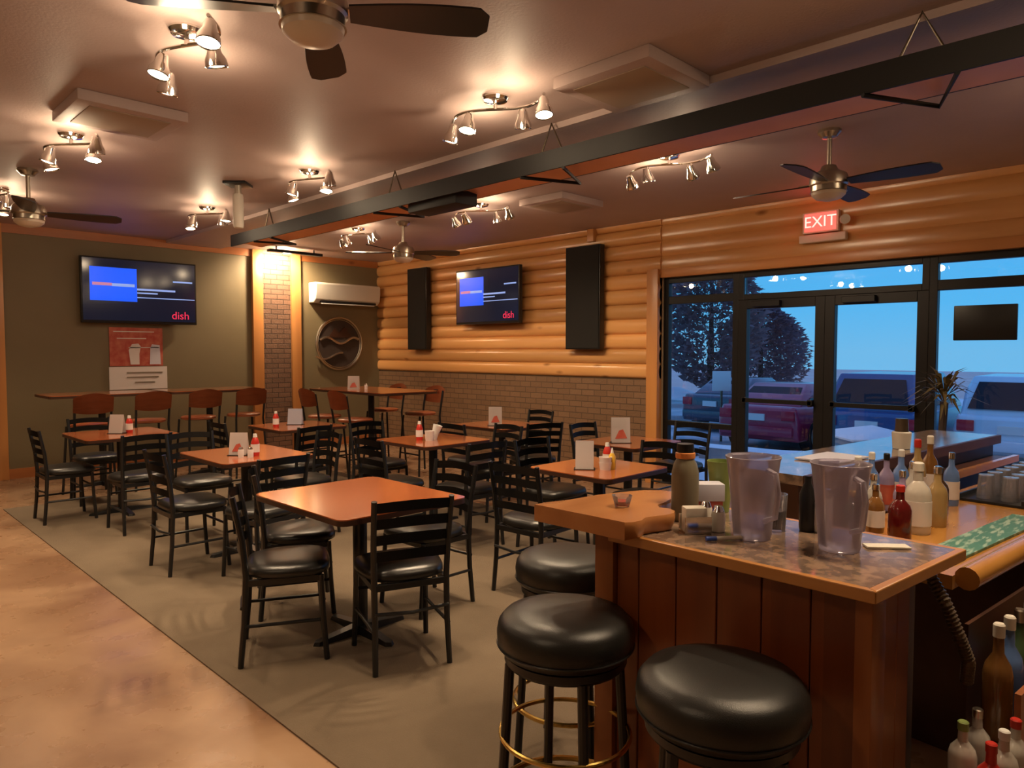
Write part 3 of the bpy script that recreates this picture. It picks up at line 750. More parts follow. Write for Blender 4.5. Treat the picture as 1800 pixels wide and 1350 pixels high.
# ---------------------------------------------------------------- table-top things
def menu(x, y, z, rz, label, h=.2, wd=.13, m=None, printed=True):
    t = thing('menu_card', label, 'menu card', (x, y, z), rz)
    # folded tent card
    mb = MB(); bm = mb.bm
    for s in (-1, 1):
        A = [bm.verts.new((-wd/2, s*.035, .004)), bm.verts.new((wd/2, s*.035, .004)), bm.verts.new((wd/2, s*.002, h)), bm.verts.new((-wd/2, s*.002, h))]
        bm.faces.new(A)
    bmesh.ops.solidify(bm, geom=bm.faces[:], thickness=.002)
    cd = mb.build('card', m or M['paper'], t, smooth=0)
    if printed:
        for s in (-1, 1):
            mb = MB()
            mb.prism([(-wd*.32, h*.18), (-wd*.1, h*.5), (wd*.12, h*.55), (wd*.33, h*.2)], 0, .001, Matrix.Translation((0, s*.037, 0)) @ Matrix.Rotation(R(90 + s*9.4), 4, 'X'))
            mb.build('printed_shape', M['redprint'], cd, smooth=0)
    MB().b2(-wd/2-.01, wd/2+.01, -.042, .042, 0, .006).build('stand_base', M['clear'] if False else M['black'], t)
    return t
def bottle(name, x, y, z, prof, m, label, cat, cap=None, capm=None, lab=None, group=None, body='body'):
    t = thing(name, label, cat, (x, y, z), 0, group)
    MB().lathe(prof, seg=20).build(body, m, t)
    if cap: MB().lathe(cap, seg=16).build('cap', capm or M['black'], t)
    if lab: MB().lathe([(lab[0], lab[1]), (lab[0]+.0008, lab[1]), (lab[0]+.0008, lab[2]), (lab[0], lab[2])], seg=20).build('label_band', lab[3], t)
    return t
def ketchup(x, y, z, label):
    return bottle('ketchup_bottle', x, y, z, [(0, 0), (.028, 0), (.031, .02), (.03, .1), (.018, .135), (.014, .14), (0, .14)], M['red'], label, 'ketchup bottle', [(0, .165), (.013, .165), (.016, .14), (0, .139)], M['white'], (.0312, .03, .09, M['paper']))
def shaker(x, y, z, label, m=None, group=None):
    return bottle('shaker', x, y, z, [(0, 0), (.02, 0), (.021, .05), (.018, .06), (0, .06)], m or M['paper'], label, 'shaker', [(0, .078), (.012, .076), (.0185, .06), (0, .0595)], M['chrome'], group=group)
def ramekins(x, y, z, label, n=2):
    t = thing('ramekin_stack', label, 'ramekins', (x, y, z))
    for k in range(n):
        MB().lathe([(0, .0+k*.035), (.035, .0+k*.035), (.043, .05+k*.035), (.040, .05+k*.035), (.033, .005+k*.035), (0, .005+k*.035)], seg=24).build('ramekin', M['paper'], t)
    return t
T = .758
V45 = R(-45)
menu(2.32, 5.22, T, V45, 'menu card with red print on the table with the glare spot', .17)
ketchup(2.39, 5.10, T, 'ketchup bottle before the menu card on the glare spot table')
shaker(2.33, 5.05, T, 'shaker beside ketchup on the glare spot table')
shaker(2.28, 5.10, T, 'shaker left of ketchup on the glare spot table')
menu(2.12, 7.42, T, V45, 'white menu card on the far left table', .18, printed=False)
ketchup(2.22, 7.40, T, 'ketchup bottle beside the card on the far left table')
ketchup(3.45, 6.88, T, 'ketchup bottle on the small far table left of the pale blue card')
menu(3.72, 6.98, T, V45, 'pale blue blank card on the small far table', .17, .15, M['paper_blue'], False)
ramekins(3.88, 4.90, T, 'stack of tan ramekins on the middle table', 2)
ketchup(3.84, 4.99, T, 'small ketchup bottle behind the ramekins on the middle table')
t = thing('paper_cup', 'white cup leaning on the ramekins on the middle table', 'cup', (3.97, 4.93, T+.055))
t.rotation_euler = (0, R(18), R(-45))
MB().lathe([(0, 0), (.03, 0), (.042, .08), (.04, .08), (.028, .004), (0, .004)], c=(0, 0, -.005), seg=24).build('cup_wall', M['white'], t)
MB().cyl((0, 0, -.055), (0, 0, -.004), .03, seg=20).build('lower_cup', M['paper'], t)
menu(3.66, 2.98, T, R(-52), 'tall menu card on the table beyond the live edge slab', .19, .12, None, False)
ramekins(3.74, 2.87, T, 'ramekins with sauce on the table beyond the live edge slab', 2)
bottle('mustard_bottle', 3.80, 2.86, T, [(0, 0), (.024, 0), (.026, .02), (.025, .08), (.012, .105), (0, .105)], M['yellow'], 'small mustard bottle beside ramekins beyond the live edge slab', 'mustard bottle', [(0, .14), (.004, .14), (.011, .105), (0, .104)], M['white'])
ketchup(3.84, 2.93, T, 'ketchup bottle beside mustard beyond the live edge slab')
menu(5.20, 5.45, .75, V45, 'red and white menu card on the table before the wainscot', .2, .14)
menu(4.98, 3.66, .75, V45, 'white menu card with red print on the table by the window post', .22, .16)
menu(4.85, 7.62, 1.06, V45, 'menu card standing on the corner high table', .17, .14)
shaker(4.95, 7.5, 1.06, 'shaker beside the card on the corner high table')

# ---------------------------------------------------------------- bar stools
def make_stool(label):
    r = thing('bar_stool', label, 'bar stool', (0, 0, 0), 0, 'round black bar stools')
    MB().lathe([(0, .66), (.165, .66), (.185, .668), (.197, .69), (.200, .72), (.195, .748), (.178, .768), (.14, .779), (.07, .783), (0, .784)], seg=48).build('cushion', M['vinyl_t'], r, smooth=60)
    MB().tube([(.198*math.cos(2*math.pi*k/48), .198*math.sin(2*math.pi*k/48), .688) for k in range(48)], .003, 6, closed=True).build('piping', M['vinyl'], r)
    MB().lathe([(0, .63), (.17, .63), (.178, .64), (.178, .66), (0, .66)], seg=40).build('seat_ring', M['chair_metal'], r)
    for a in (45, 135, 225, 315):
        c, s = math.cos(R(a)), math.sin(R(a))
        MB().tube([(.205*c, .205*s, 0), (.165*c, .165*s, .635)], .0145, 10).build('leg', M['chair_metal'], r)
    rf = .205 - .04*(.22/.635) + .012
    MB().tube([(rf*math.cos(2*math.pi*k/48), rf*math.sin(2*math.pi*k/48), .22) for k in range(48)], .009, 8, closed=True).build('foot_ring', M['brass'], r)
    rf = .205 - .04*(.42/.635) + .010
    MB().tube([(rf*math.cos(2*math.pi*k/48), rf*math.sin(2*math.pi*k/48), .42) for k in range(48)], .007, 8, closed=True).build('upper_ring', M['brass'], r)
    return r
s0 = make_stool('round black bar stool at the left, beside the carpeted floor'); s0.location = (1.555, 1.335, .008); s0.rotation_euler = (0, 0, R(12))
dup(s0, (1.52, .82, .008), R(35), 'nearest round black bar stool at the bottom centre of the photo')
dup(s0, (2.02, 1.72, .008), R(20), 'round black bar stool half hidden behind the corner of the bar')

# ---------------------------------------------------------------- bar
def poly_prism(poly, z0, z1): return MB().prism(poly, z0, z1)
bar = thing('bar_peninsula', 'cedar clad bar peninsula with oak edged speckled top in the right foreground', 'bar')
topP = [(1.69, .54), (2.22, .485), (2.24, 1.3), (1.70, 1.3)]
poly_prism([(1.705, .556), (2.206, .502), (2.226, 1.29), (1.715, 1.29)], .975, 1.002).build('bar_top', M['lamin'], bar, smooth=0)
mb = MB()
mb.prism([(1.685, .535), (1.705, .556), (1.715, 1.29), (1.695, 1.29)], .972, 1.003)
mb.prism([(1.685, .535), (2.225, .480), (2.206, .502), (1.705, .556)], .972, 1.003)
mb.prism([(2.225, .480), (2.245, 1.29), (2.226, 1.29), (2.206, .502)], .972, 1.003)
mb.build('edge_band', M['oak_edge'], bar, bev=.003, smooth=0)
# body: clad front (x = 1.76), dark open back
def boards():
    mb = MB(); y = .58; k = 0
    while y < 1.29:
        y2 = min(1.30, y + .128); mb.b2(1.755, 1.775, y+.0015, y2-.0015, .0, .972); y = y2
    return mb
boards().build('cedar_boards', M['cedar'], bar, bev=.003)
MB().b2(1.775, 1.80, .60, 1.36, 0, .972).b2(1.80, 2.19, 1.34, 1.36, 0, .972).b2(1.80, 2.19, .60, 1.34, .1, .13).build('carcass', M['dark_bar'], bar, smooth=0)
MB().b2(1.745, 1.84, .56, .60, 0, .972, bev=.004).build('corner_post', M['cedar_post'], bar)
mb = MB()
for k in range(2): mb.b2(1.8415+k*.10, 1.94+k*.10, .565, .585, 0, .972)
mb.build('end_boards', M['cedar_post'], bar, bev=.003)
MB().b2(1.735, 1.80, 1.30, 1.37, 0, .972, bev=.004).build('end_post', M['cedar_post'], bar)
for z in (.10,): MB().b2(1.745, 1.757, .6, 1.30, z-.1, z, bev=.003).build('kick_board', M['cedar_post'], bar)

# live edge slab
def live_slab(z0, z1):
    cut = [(1.63, 1.53), (1.632, 1.36), (1.635, 1.185)]
    live = [(1.655, 1.17), (1.69, 1.165), (1.725, 1.178), (1.76, 1.17), (1.80, 1.155), (1.835, 1.150), (1.865, 1.165), (1.88, 1.195), (1.872, 1.225), (1.90, 1.25), (1.95, 1.255), (2.01, 1.27), (2.08, 1.295), (2.115, 1.33), (2.115, 1.37), (2.07, 1.42), (1.98, 1.455), (1.88, 1.485), (1.76, 1.50), (1.68, 1.525)]
    pts = [(Vector(p), 0) for p in cut] + [(Vector(p), 1) for p in live]
    c = Vector((1.87, 1.33)); mb = MB(); rings = []
    for z, k in ((z0, .93), (z0+(z1-z0)*.35, .985), (z0+(z1-z0)*.7, 1.01), (z1-.004, 1.0), (z1, .99)):
        rings.append([mb.bm.verts.new((*((c + (p-c)*k) if l else (p if z < z1 else c + (p-c)*.994)), z)) for p, l in pts])
    m = len(pts)
    for a, b in zip(rings, rings[1:]):
        for k in range(m): mb.bm.faces.new((a[k], a[(k+1) % m], b[(k+1) % m], b[k]))
    mb.bm.faces.new(rings[-1]); mb.bm.faces.new(list(reversed(rings[0]))); return mb
tag(live_slab(1.004, 1.056).build('live_edge_slab', M['slab'], smooth=40), 'live edge pine slab laid over the far end of the bar top', 'wood slab')

# things on the bar top (z = 1.003)
B = 1.003
def pitcher(x, y, rz, label):
    t = thing('plastic_pitcher', label, 'pitcher', (x, y, B), rz)
    MB().lathe([(0, .004), (.047, .004), (.050, 0), (.053, .01), (.056, .05), (.066, .16), (.074, .225), (.078, .235), (.0765, .236), (.071, .222), (.063, .16), (.053, .05), (.049, .012), (0, .010)], seg=40).build('jug', M['clear'], t, smooth=60)
    MB().tube([(-.070, 0, .205), (-.105, 0, .20), (-.118, 0, .15), (-.105, 0, .08), (-.058, 0, .06)], .008, 10).build('handle', M['clear'], t)
    MB().prism([(.06, -.03), (.098, 0), (.06, .03)], .205, .232).build('spout', M['clear'], t)
    return t
pitcher(1.93, .95, R(60), 'clear plastic pitcher farther from the camera, left one of the pair')
pitcher(1.98, .725, R(50), 'clear plastic pitcher nearer the camera, right one of the pair')
t = bottle('growler', 1.985, 1.205, B, [(0, 0), (.040, 0), (.043, .01), (.043, .15), (.036, .18), (.025, .2), (.024, .215), (0, .215)], M['pot'], 'brown green growler bottle with orange collar at the left of the bar top', 'growler', [(0, .245), (.026, .243), (.028, .225), (.026, .213), (0, .212)], M['black'])
t.children[0].data.materials[0] = pmat('olive_bottle', (.19, .165, .11), .4)
MB().lathe([(.030, .197), (.031, .2), (.031, .214), (.027, .216)], seg=20).build('collar', M['orange'], t)
# sugar caddy / shakers
t = thing('napkin_holder', 'cream napkin holder at the left of the bar top beside the slab', 'napkin holder', (1.87, 1.10, B))
t.rotation_euler = (0, 0, R(-40))
MB().b2(-.035, .03, -.022, .022, .0, .075, bev=.004).build('napkins', M['cream_plastic'], t)
MB().b2(-.04, .04, -.03, .03, 0, .006).b2(-.04, .04, -.03, -.026, 0, .05).b2(-.04, .04, .026, .03, 0, .05).build('holder', M['chrome'], t, smooth=0)
for i, (x, y, lb) in enumerate([(1.925, 1.055, 'cream shaker just right of the napkin holder'), (1.955, 1.115, 'cream shaker behind the napkin holder next to the growler')]):
    shaker(x, y, B, lb, M['cream_plastic'])
t = thing('menu_stack', 'lilac and red boxed menus behind the napkin holder on the bar', 'menu box', (2.072, 1.178, B), R(-45))
MB().b2(-.045, .045, -.03, .03, 0, .055, bev=.003).build('red_box', M['redprint'], t)
MB().b2(-.05, .05, -.033, .033, .055, .11, bev=.003).build('lilac_box', M['paper_blue'], t)
t = thing('green_cup', 'green plastic cup behind the left pitcher on the bar', 'cup', (2.175, 1.185, B))
MB().lathe([(0, 0), (.028, 0), (.045, .17), (.043, .17), (.027, .005), (0, .005)], seg=28).build('cup_wall', M['green_p'], t, smooth=60)
bottle('dark_bottle', 2.12, .87, B, [(0, 0), (.022, 0), (.024, .01), (.024, .11), (.01, .145), (.01, .165), (0, .165)], M['black'], 'narrow black bottle between the two pitchers', 'bottle')
bottle('labelled_shaker', 2.135, .83, B, [(0, 0), (.024, 0), (.026, .01), (.026, .1), (.024, .108), (0, .108)], M['cream_plastic'], 'cream spice shaker with printed lines between the two pitchers', 'shaker', [(0, .13), (.02, .128), (.026, .108), (0, .107)], M['chrome'], (.0262, .02, .09, M['paper']))
t = thing('tumbler', 'clear tumbler with dark drink behind the left pitcher', 'glass', (2.06, .94, B))
MB().lathe([(0, 0), (.028, 0), (.033, .11), (.031, .11), (.026, .006), (0, .006)], seg=28).build('glass', M['drink_glass'], t, smooth=60)
MB().lathe([(0, .007), (.0258, .007), (.029, .06), (0, .06)], seg=24).build('drink', M['pot'], t)
tag(MB().box((2.09, .64, B+.003), (.115, .04, .006), rz=R(-50), bev=.002).build('coaster_card', M['cream_plastic']), 'cream paper card lying near the right corner of the bar', 'card')
t = thing('marker_pen', 'cream pen with blue cap lying on the bar before the left pitcher', 'pen', (1.845, .985, B+.007), R(-38))
MB().cyl((-.03, 0, 0), (.05, 0, 0), .006, seg=12).build('barrel', M['cream_plastic'], t)
MB().cyl((-.06, 0, 0), (-.03, 0, 0), .0065, seg=12).build('pen_cap', pmat('blue_cap', (.05, .12, .55), .35), t)
t = thing('shot_glass', 'small clear glass with red drink on the live edge slab', 'glass', (1.80, 1.315, 1.0565))
MB().lathe([(0, 0), (.022, 0), (.032, .035), (.030, .035), (.020, .004), (0, .004)], seg=24).build('glass', M['drink_glass'], t, smooth=60)
MB().lathe([(0, .005), (.0205, .005), (.024, .018), (0, .018)], seg=24).build('drink', M['red'], t)

# ---------------------------------------------------------------- service counter behind the bar (runs right, 6 degrees off)
A6 = R(-6)
def P6(u, v): return (2.30 + u*math.cos(A6) - v*math.sin(A6), .50 + u*math.sin(A6) + v*math.cos(A6))
ct = thing('service_counter', 'orange wood service counter behind the bar with rounded rail', 'counter')
poly_prism([P6(0, .03), P6(2.4, .03), P6(2.4, .50), P6(0, .50)], .86, .90).build('countertop', M['counter_wood'], ct, smooth=0)
p0 = P6(.02, 0); p1 = P6(2.4, 0)
MB().tube([(*p0, .895), (*p1, .895)], .033, 14).build('rail', M['counter_wood'], ct, smooth=60)
poly_prism([P6(.75, .06), P6(2.38, .06), P6(2.38, .48), P6(.75, .48)], 0, .855).build('cabinet', M['dark_bar'], ct, smooth=0)
tag(MB().prism([P6(.14, .07), P6(1.0, .06), P6(1.0, .17), P6(.14, .18)], .901, .909).build('bar_mat', M['mat_green'], smooth=0), 'green rubber bar mat lying along the rail of the service counter', 'bar mat')
# raised far bar
fb = thing('raised_bar', 'raised dark fronted bar top behind the liquor bottles', 'bar')
def Q6(u, v): return (2.35 + u*math.cos(A6) - v*math.sin(A6), 1.20 + u*math.sin(A6) + v*math.cos(A6))
poly_prism([Q6(.42, 0), Q6(2.6, 0), Q6(2.6, .36), Q6(.42, .36)], 1.01, 1.05).build('bar_top', M['lamin'], fb, smooth=0)
poly_prism([Q6(.42, -.02), Q6(2.6, -.02), Q6(2.6, 0), Q6(.42, 0)], 1.005, 1.052).build('inner_edge', M['dark_bar'], fb, smooth=0)
poly_prism([Q6(.42, .02), Q6(2.6, .02), Q6(2.6, .16), Q6(.42, .16)], 0, 1.01).build('bar_front', M['dark_bar'], fb, smooth=0)
poly_prism([Q6(1.0, -.11), Q6(2.6, -.11), Q6(2.6, -.085), Q6(1.0, -.085)], .91, .945).build('inner_rail', M['slab'], fb, smooth=0)
poly_prism([Q6(1.0, -.085), Q6(2.6, -.085), Q6(2.6, .018), Q6(1.0, .018)], .60, .93).build('shelf_body', M['dark_bar'], fb, smooth=0)
# glass tray
tr = thing('glass_tray', 'dark tray holding upturned glasses on the service counter', 'tray', (*P6(1.62, .30), .90), A6)
MB().b2(-.45, .45, -.12, .12, 0, .012, bev=.004).b2(-.45, .45, -.12, -.11, .012, .03).b2(-.45, .45, .11, .12, .012, .03).build('tray', M['black'], tr)
def glass(x, y, z, label):
    t = thing('upturned_glass', label, 'glass', (x, y, z), 0, 'upturned glasses on the dark tray')
    MB().lathe([(.036, 0), (.028, .10), (0, .103), (0, .098), (.025, .095), (.033, 0)], seg=20).build('glass', M['drink_glass'], t, smooth=60); return t
g0 = None
for i in range(8):
    for j in range(2):
        p = P6(1.25 + i*.105, .25 + j*.09)
        lb = 'upturned clear glass standing on the dark tray of the service counter'
        if g0 is None: g0 = glass(p[0], p[1], .912, lb)
        else: dup(g0, (p[0], p[1], .912), 0, lb, 'upturned glasses on the dark tray')

# ---------------------------------------------------------------- bottles
F_ = 1254.0; PT = math.atan(58/1254.0)
fv = Vector((math.cos(PT)/2**.5, math.cos(PT)/2**.5, -math.sin(PT))); rv = Vector((1, -1, 0))/2**.5; uv = rv.cross(fv)
def world(px, py, z):
    d = fv*F_ + rv*(px-900) + uv*(675-py); return Vector((0, 0, 1.54)) + d*((z-1.54)/d.z)
def liquor(x, y, z, h, r, bm_, capm, lab, label, name='liquor_bottle', cat='bottle'):
    t = thing(name, label, cat, (x, y, z), 0)
    MB().lathe([(0, 0), (r*.93, 0), (r, .01), (r, h*.55), (r*.85, h*.64), (r*.38, h*.74), (r*.34, h*.9), (0, h*.9)], seg=20).build('glass_body', bm_, t)
    MB().lathe([(0, h), (r*.3, h), (r*.4, h*.985), (r*.4, h*.88), (0, h*.88)], seg=14).build('cap', capm, t)
    if lab: MB().lathe([(r, h*.12), (r+.001, h*.12), (r+.001, h*.46), (r, h*.46)], seg=20).build('label_band', lab, t)
    return t
mb_ = {k: pmat('bottle_' + k, c, .12, coat=.5) for k, c in dict(amber=(.20, .09, .025), clear=(.45, .42, .38), ruby=(.10, .008, .008), gold=(.36, .24, .10), violet=(.28, .22, .36), brown=(.06, .03, .015), green=(.06, .10, .04), milk=(.55, .50, .44), blue=(.12, .22, .5)).items()}
bl = [ # position, height, radius, body, cap, label, text
 (2.91, 1.00, .23, .033, 'milk', 'white', 'paper', 'milky bottle with white cap, leftmost of the back row'),
 (3.00, .98, .24, .030, 'blue', 'white', 'paper_blue', 'pale blue bottle with white cap in the back row'),
 (3.08, .95, .23, .030, 'violet', 'black', 'redprint', 'violet bottle with red label in the back row'),
 (3.16, .92, .24, .032, 'blue', 'white', 'paper', 'bluish clear bottle left of the golden one in the back row'),
 (3.23, .88, .28, .033, 'gold', 'red', 'paper', 'golden bottle with a tall red cap in the back row'),
 (3.31, .855, .29, .032, 'amber', 'cream_plastic', 'paper', 'amber bottle with a pale cap right of the red capped one'),
 (3.37, .79, .22, .030, 'blue', 'chrome', 'paper', 'blue bottle with chrome pourer at the right of the back row'),
 (2.60, .91, .15, .032, 'green', 'yellow', None, 'short green bottle with yellow cap near the bar edge'),
 (2.78, .90, .19, .030, 'clear', 'chrome', 'paper', 'clear bottle with chrome pourer in the middle of the cluster'),
 (2.61, .76, .19, .036, 'ruby', 'red', None, 'dark ruby bottle nearest the bar edge'),
 (2.87, .83, .20, .030, 'violet', 'chrome', 'redprint', 'violet bottle with chrome pourer left of the large milky one'),
 (2.77, .75, .25, .043, 'milk', 'cream_plastic', 'paper', 'large milky bottle with pale cap, widest of the liquor bottles'),
 (2.99, .83, .22, .030, 'clear', 'chrome', None, 'clear bottle with chrome pourer behind the large milky one'),
 (2.93, .73, .22, .034, 'gold', 'chrome', None, 'tan glass bottle right of the large milky one'),
 (3.12, .77, .19, .032, 'brown', 'black', None, 'short brown bottle at the right end of the cluster'),
 (2.68, .86, .17, .030, 'amber', 'chrome', 'paper', 'short amber bottle behind the dark ruby bottle'),
]
for x, y, h, r_, bk, ck, lk, lb in bl:
    liquor(x, y, .90, h, r_, mb_[bk], M[ck], M[lk] if lk else None, lb)
# items on the raised bar
def on_raised(u, v): return Q6(u, v)
x, y = Q6(1.55, .1)
bottle('raised_bar_cup', x, y, 1.052, [(0, 0), (.04, 0), (.045, .08), (.04, .085), (0, .085)], M['cream_plastic'], 'pale cup with dark lid on the raised bar', 'cup', [(0, .15), (.028, .15), (.032, .085), (0, .084)], M['steel'])
x, y = Q6(.95, .15)
tag(MB().box((x, y, 1.056), (.3, .2, .006), rz=A6).build('place_mat', M['paper_blue']), 'pale paper sheet lying on the raised bar', 'paper')

# under the bar, right lower corner
t = thing('ice_bin', 'dark stainless ice bin under the end of the bar', 'ice bin', (0, 0, 0))
MB().b2(2.045, 2.22, .60, .655, .0, .93, bev=.006).build('front_panel', M['steel'], t)
MB().b2(1.90, 2.18, .66, 1.1, .14, .80, bev=.006).build('bin', M['steel'], t)
hp = [Vector((2.12, .545, .95)), Vector((2.11, .50, .88)), Vector((2.12, .47, .80)), Vector((2.14, .45, .73)), Vector((2.17, .46, .66))]
hpts = []
for a, b in zip(hp, hp[1:]):
    for k in range(16): hpts.append(a.lerp(b, k/16))
tag(MB().tube(hpts, [.017 if i % 2 else .013 for i in range(len(hpts))], 12).build('corrugated_hose', M['hose'], smooth=0), 'ribbed grey hose hanging in front of the ice bin', 'hose')
sr = thing('speed_rack', 'wooden speed rack box holding bottles under the service counter', 'rack', (0, 0, 0))
poly_prism([P6(-.10, -.17), P6(.85, -.17), P6(.85, -.155), P6(-.10, -.155)], .50, .66).build('front_board', M['cedar_post'], sr, smooth=0)
poly_prism([P6(-.10, -.155), P6(.85, -.155), P6(.85, -.04), P6(-.08, -.04)], .48, .50).build('rack_floor', M['dark_bar'], sr, smooth=0)
poly_prism([P6(-.08, -.04), P6(.85, -.04), P6(.85, -.03), P6(-.08, -.03)], 0, .80).build('rear_panel', M['dark_bar'], sr, smooth=0)
for i, (u, bk, ck) in enumerate([(-.035, 'amber', 'cream_plastic'), (.05, 'blue', 'cream_plastic'), (.135, 'green', 'nickel'), (.22, 'brown', 'cream_plastic'), (.31, 'ruby', 'red')]):
    x, y = P6(u, -.098)
    liquor(x, y, .501, .31, .036, mb_[bk], M[ck], None, ['amber bottle with pale cap, first in the speed rack', 'blue bottle with pale cap, second in the speed rack', 'green bottle with metal cap, third in the speed rack', 'brown bottle with pale cap, fourth in the speed rack', 'ruby bottle with red cap, last in the speed rack'][i])
# lower bottles at the right bottom edge of the photo
lr = thing('lower_rack', 'dark low rack with sauce bottles below the speed rack', 'rack', (0, 0, 0))
poly_prism([P6(-.40, -.22), P6(-.09, -.22), P6(-.09, -.04), P6(-.40, -.04)], .40, .42).build('shelf', M['black'], lr, smooth=0)
for uu in (-.39, -.12):
    for vv in (-.21, -.06): poly_prism([P6(uu, vv), P6(uu+.02, vv), P6(uu+.02, vv+.02), P6(uu, vv+.02)], 0, .40).build('leg', M['black'], lr, smooth=0)
for i, (u, v, bk, ck, lb) in enumerate([(-.25, -.09, 'milk', 'green_p', 'small sauce bottle with green cap on the low rack'), (-.31, -.17, 'ruby', 'red', 'red sauce bottle nearest on the low rack'), (-.22, -.17, 'milk', 'white', 'white sauce bottle on the low rack'), (-.135, -.17, 'milk', 'red', 'white bottle with red cap on the low rack'), (-.15, -.09, 'clear', 'nickel', 'clear bottle with metal cap on the low rack')]):
    x, y = P6(u, v); q = liquor(x, y, .421, .19, .032, M['red'] if bk == 'ruby' else mb_[bk], M[ck], None, lb, 'sauce_bottle')

# ---------------------------------------------------------------- potted plant by the window
t = thing('potted_plant', 'tall dried plant in dark pot standing by the wide window', 'plant', (6.55, 1.60, 0))
MB().lathe([(0, 0), (.13, 0), (.18, .33), (.19, .36), (.165, .36), (.155, .33), (0, .33)], seg=28).build('pot', M['pot'], t)
MB().tube([(0, 0, .3), (.01, .02, .7), (0, 0, 1.12)], [.035, .028, .03], 10).build('stem', M['bark'], t)
mb = MB()
for i in range(70):
    a = random.random()*6.283; el = random.uniform(-.3, 1.3); L_ = random.uniform(.18, .36)
    d = Vector((math.cos(a)*math.cos(el), math.sin(a)*math.cos(el), math.sin(el)))
    p = Vector((0, 0, 1.1 + random.random()*.12)); q = Vector((-d.y, d.x, 0)).normalized()*.014
    mid = p + d*L_*.55 + Vector((0, 0, .03)); end = p + d*L_ - Vector((0, 0, .06))
    v = [mb.bm.verts.new(c) for c in (p, mid - q, end, mid + q)]; mb.bm.faces.new(v)
lf = mb.build('foliage', M['leaf'], t, smooth=0)

# ---------------------------------------------------------------- outside
g = MB().b2(XR+.2, 10.0, -8, 14, -.3, -.08).build('ground_walkway', M['snow'], smooth=0); g.name = 'ground'; struct(g)
struct(MB().b2(10.0, 30, -25, 45, -.8, -.6).build('ground_lot', M['lot'], smooth=0))
mb = MB(); bm = mb.bm
vs = [bm.verts.new(p) for p in ((30, -250, -.6), (30, 400, -.6), (520, 400, -11.5), (520, -250, -11.5))]; bm.faces.new(vs)
struct(mb.build('ground_field', M['field'], smooth=0))
# snow bank ridge along the lot's far side
def bank(x0, x1, y0, y1, z0, hh, name):
    def fn(u, v):
        x = x0 + (x1-x0)*u; y = y0 + (y1-y0)*v
        return Vector((x, y, z0 + hh*math.sin(u*math.pi)*(.7 + .3*math.sin(y*2.1) + .12*math.sin(y*5.3))))
    return MB().grid(fn, 10, 80)
struct(bank(27, 31, -20, 40, -.62, .5, '').build('ground_snow_bank', M['snow']))
lw = thing('retaining_wall', 'low grey block retaining wall capped with snow outside the door', 'wall', (0, 0, 0))
MB().b2(9.6, 9.95, -4, 5.6, -.3, .10, bev=.01).build('blocks', M['stone'], lw)
bank(9.58, 9.98, -4, 5.6, .10, .06, '').build('snow_cap', M['snow'], lw)
tag(bank(8.6, 9.9, 5.7, 9.5, -.1, .42, '').build('snow_pile', M['snow']), 'bright snow pile outside the narrow sidelight', 'snow')
t = thing('outdoor_bin', 'pale square litter bin with sloped lid outside the door', 'bin', (9.0, 2.95, -.08), R(45))
MB().b2(-.38, .38, -.38, .38, 0, .52, bev=.02).build('body', pmat('pale_bin', (.35, .42, .5), .6), t)
MB().b2(-.42, .42, -.42, .42, .52, .60, bev=.02).build('rim', M['stone'], t)
mb = MB(); bm = mb.bm
A = [bm.verts.new((sx*.46, sy*.46, .62)) for sx, sy in ((-1, -1), (1, -1), (1, 1), (-1, 1))]; C_ = [bm.verts.new((sx*.46, sy*.46, .60)) for sx, sy in ((-1, -1), (1, -1), (1, 1), (-1, 1))]; ap = bm.verts.new((0, 0, .74))
for k in range(4): bm.faces.new((A[k], A[(k+1) % 4], ap)); bm.faces.new((A[k], C_[k], C_[(k+1) % 4], A[(k+1) % 4]))
bm.faces.new(C_); mb.build('lid', M['snow'], t, smooth=0)
t = thing('roadside_sign', 'white rectangular sign on a post beside the dark parked car', 'sign', (15.4, 8.4, -.6), R(45))
MB().box((0, 0, 1.43), (.43, .04, .47), rz=R(-90), bev=.005).build('panel', M['white'], t)
MB().cyl((0, .0, 0), (0, .0, 1.2), .03).build('post', M['steel'], t)

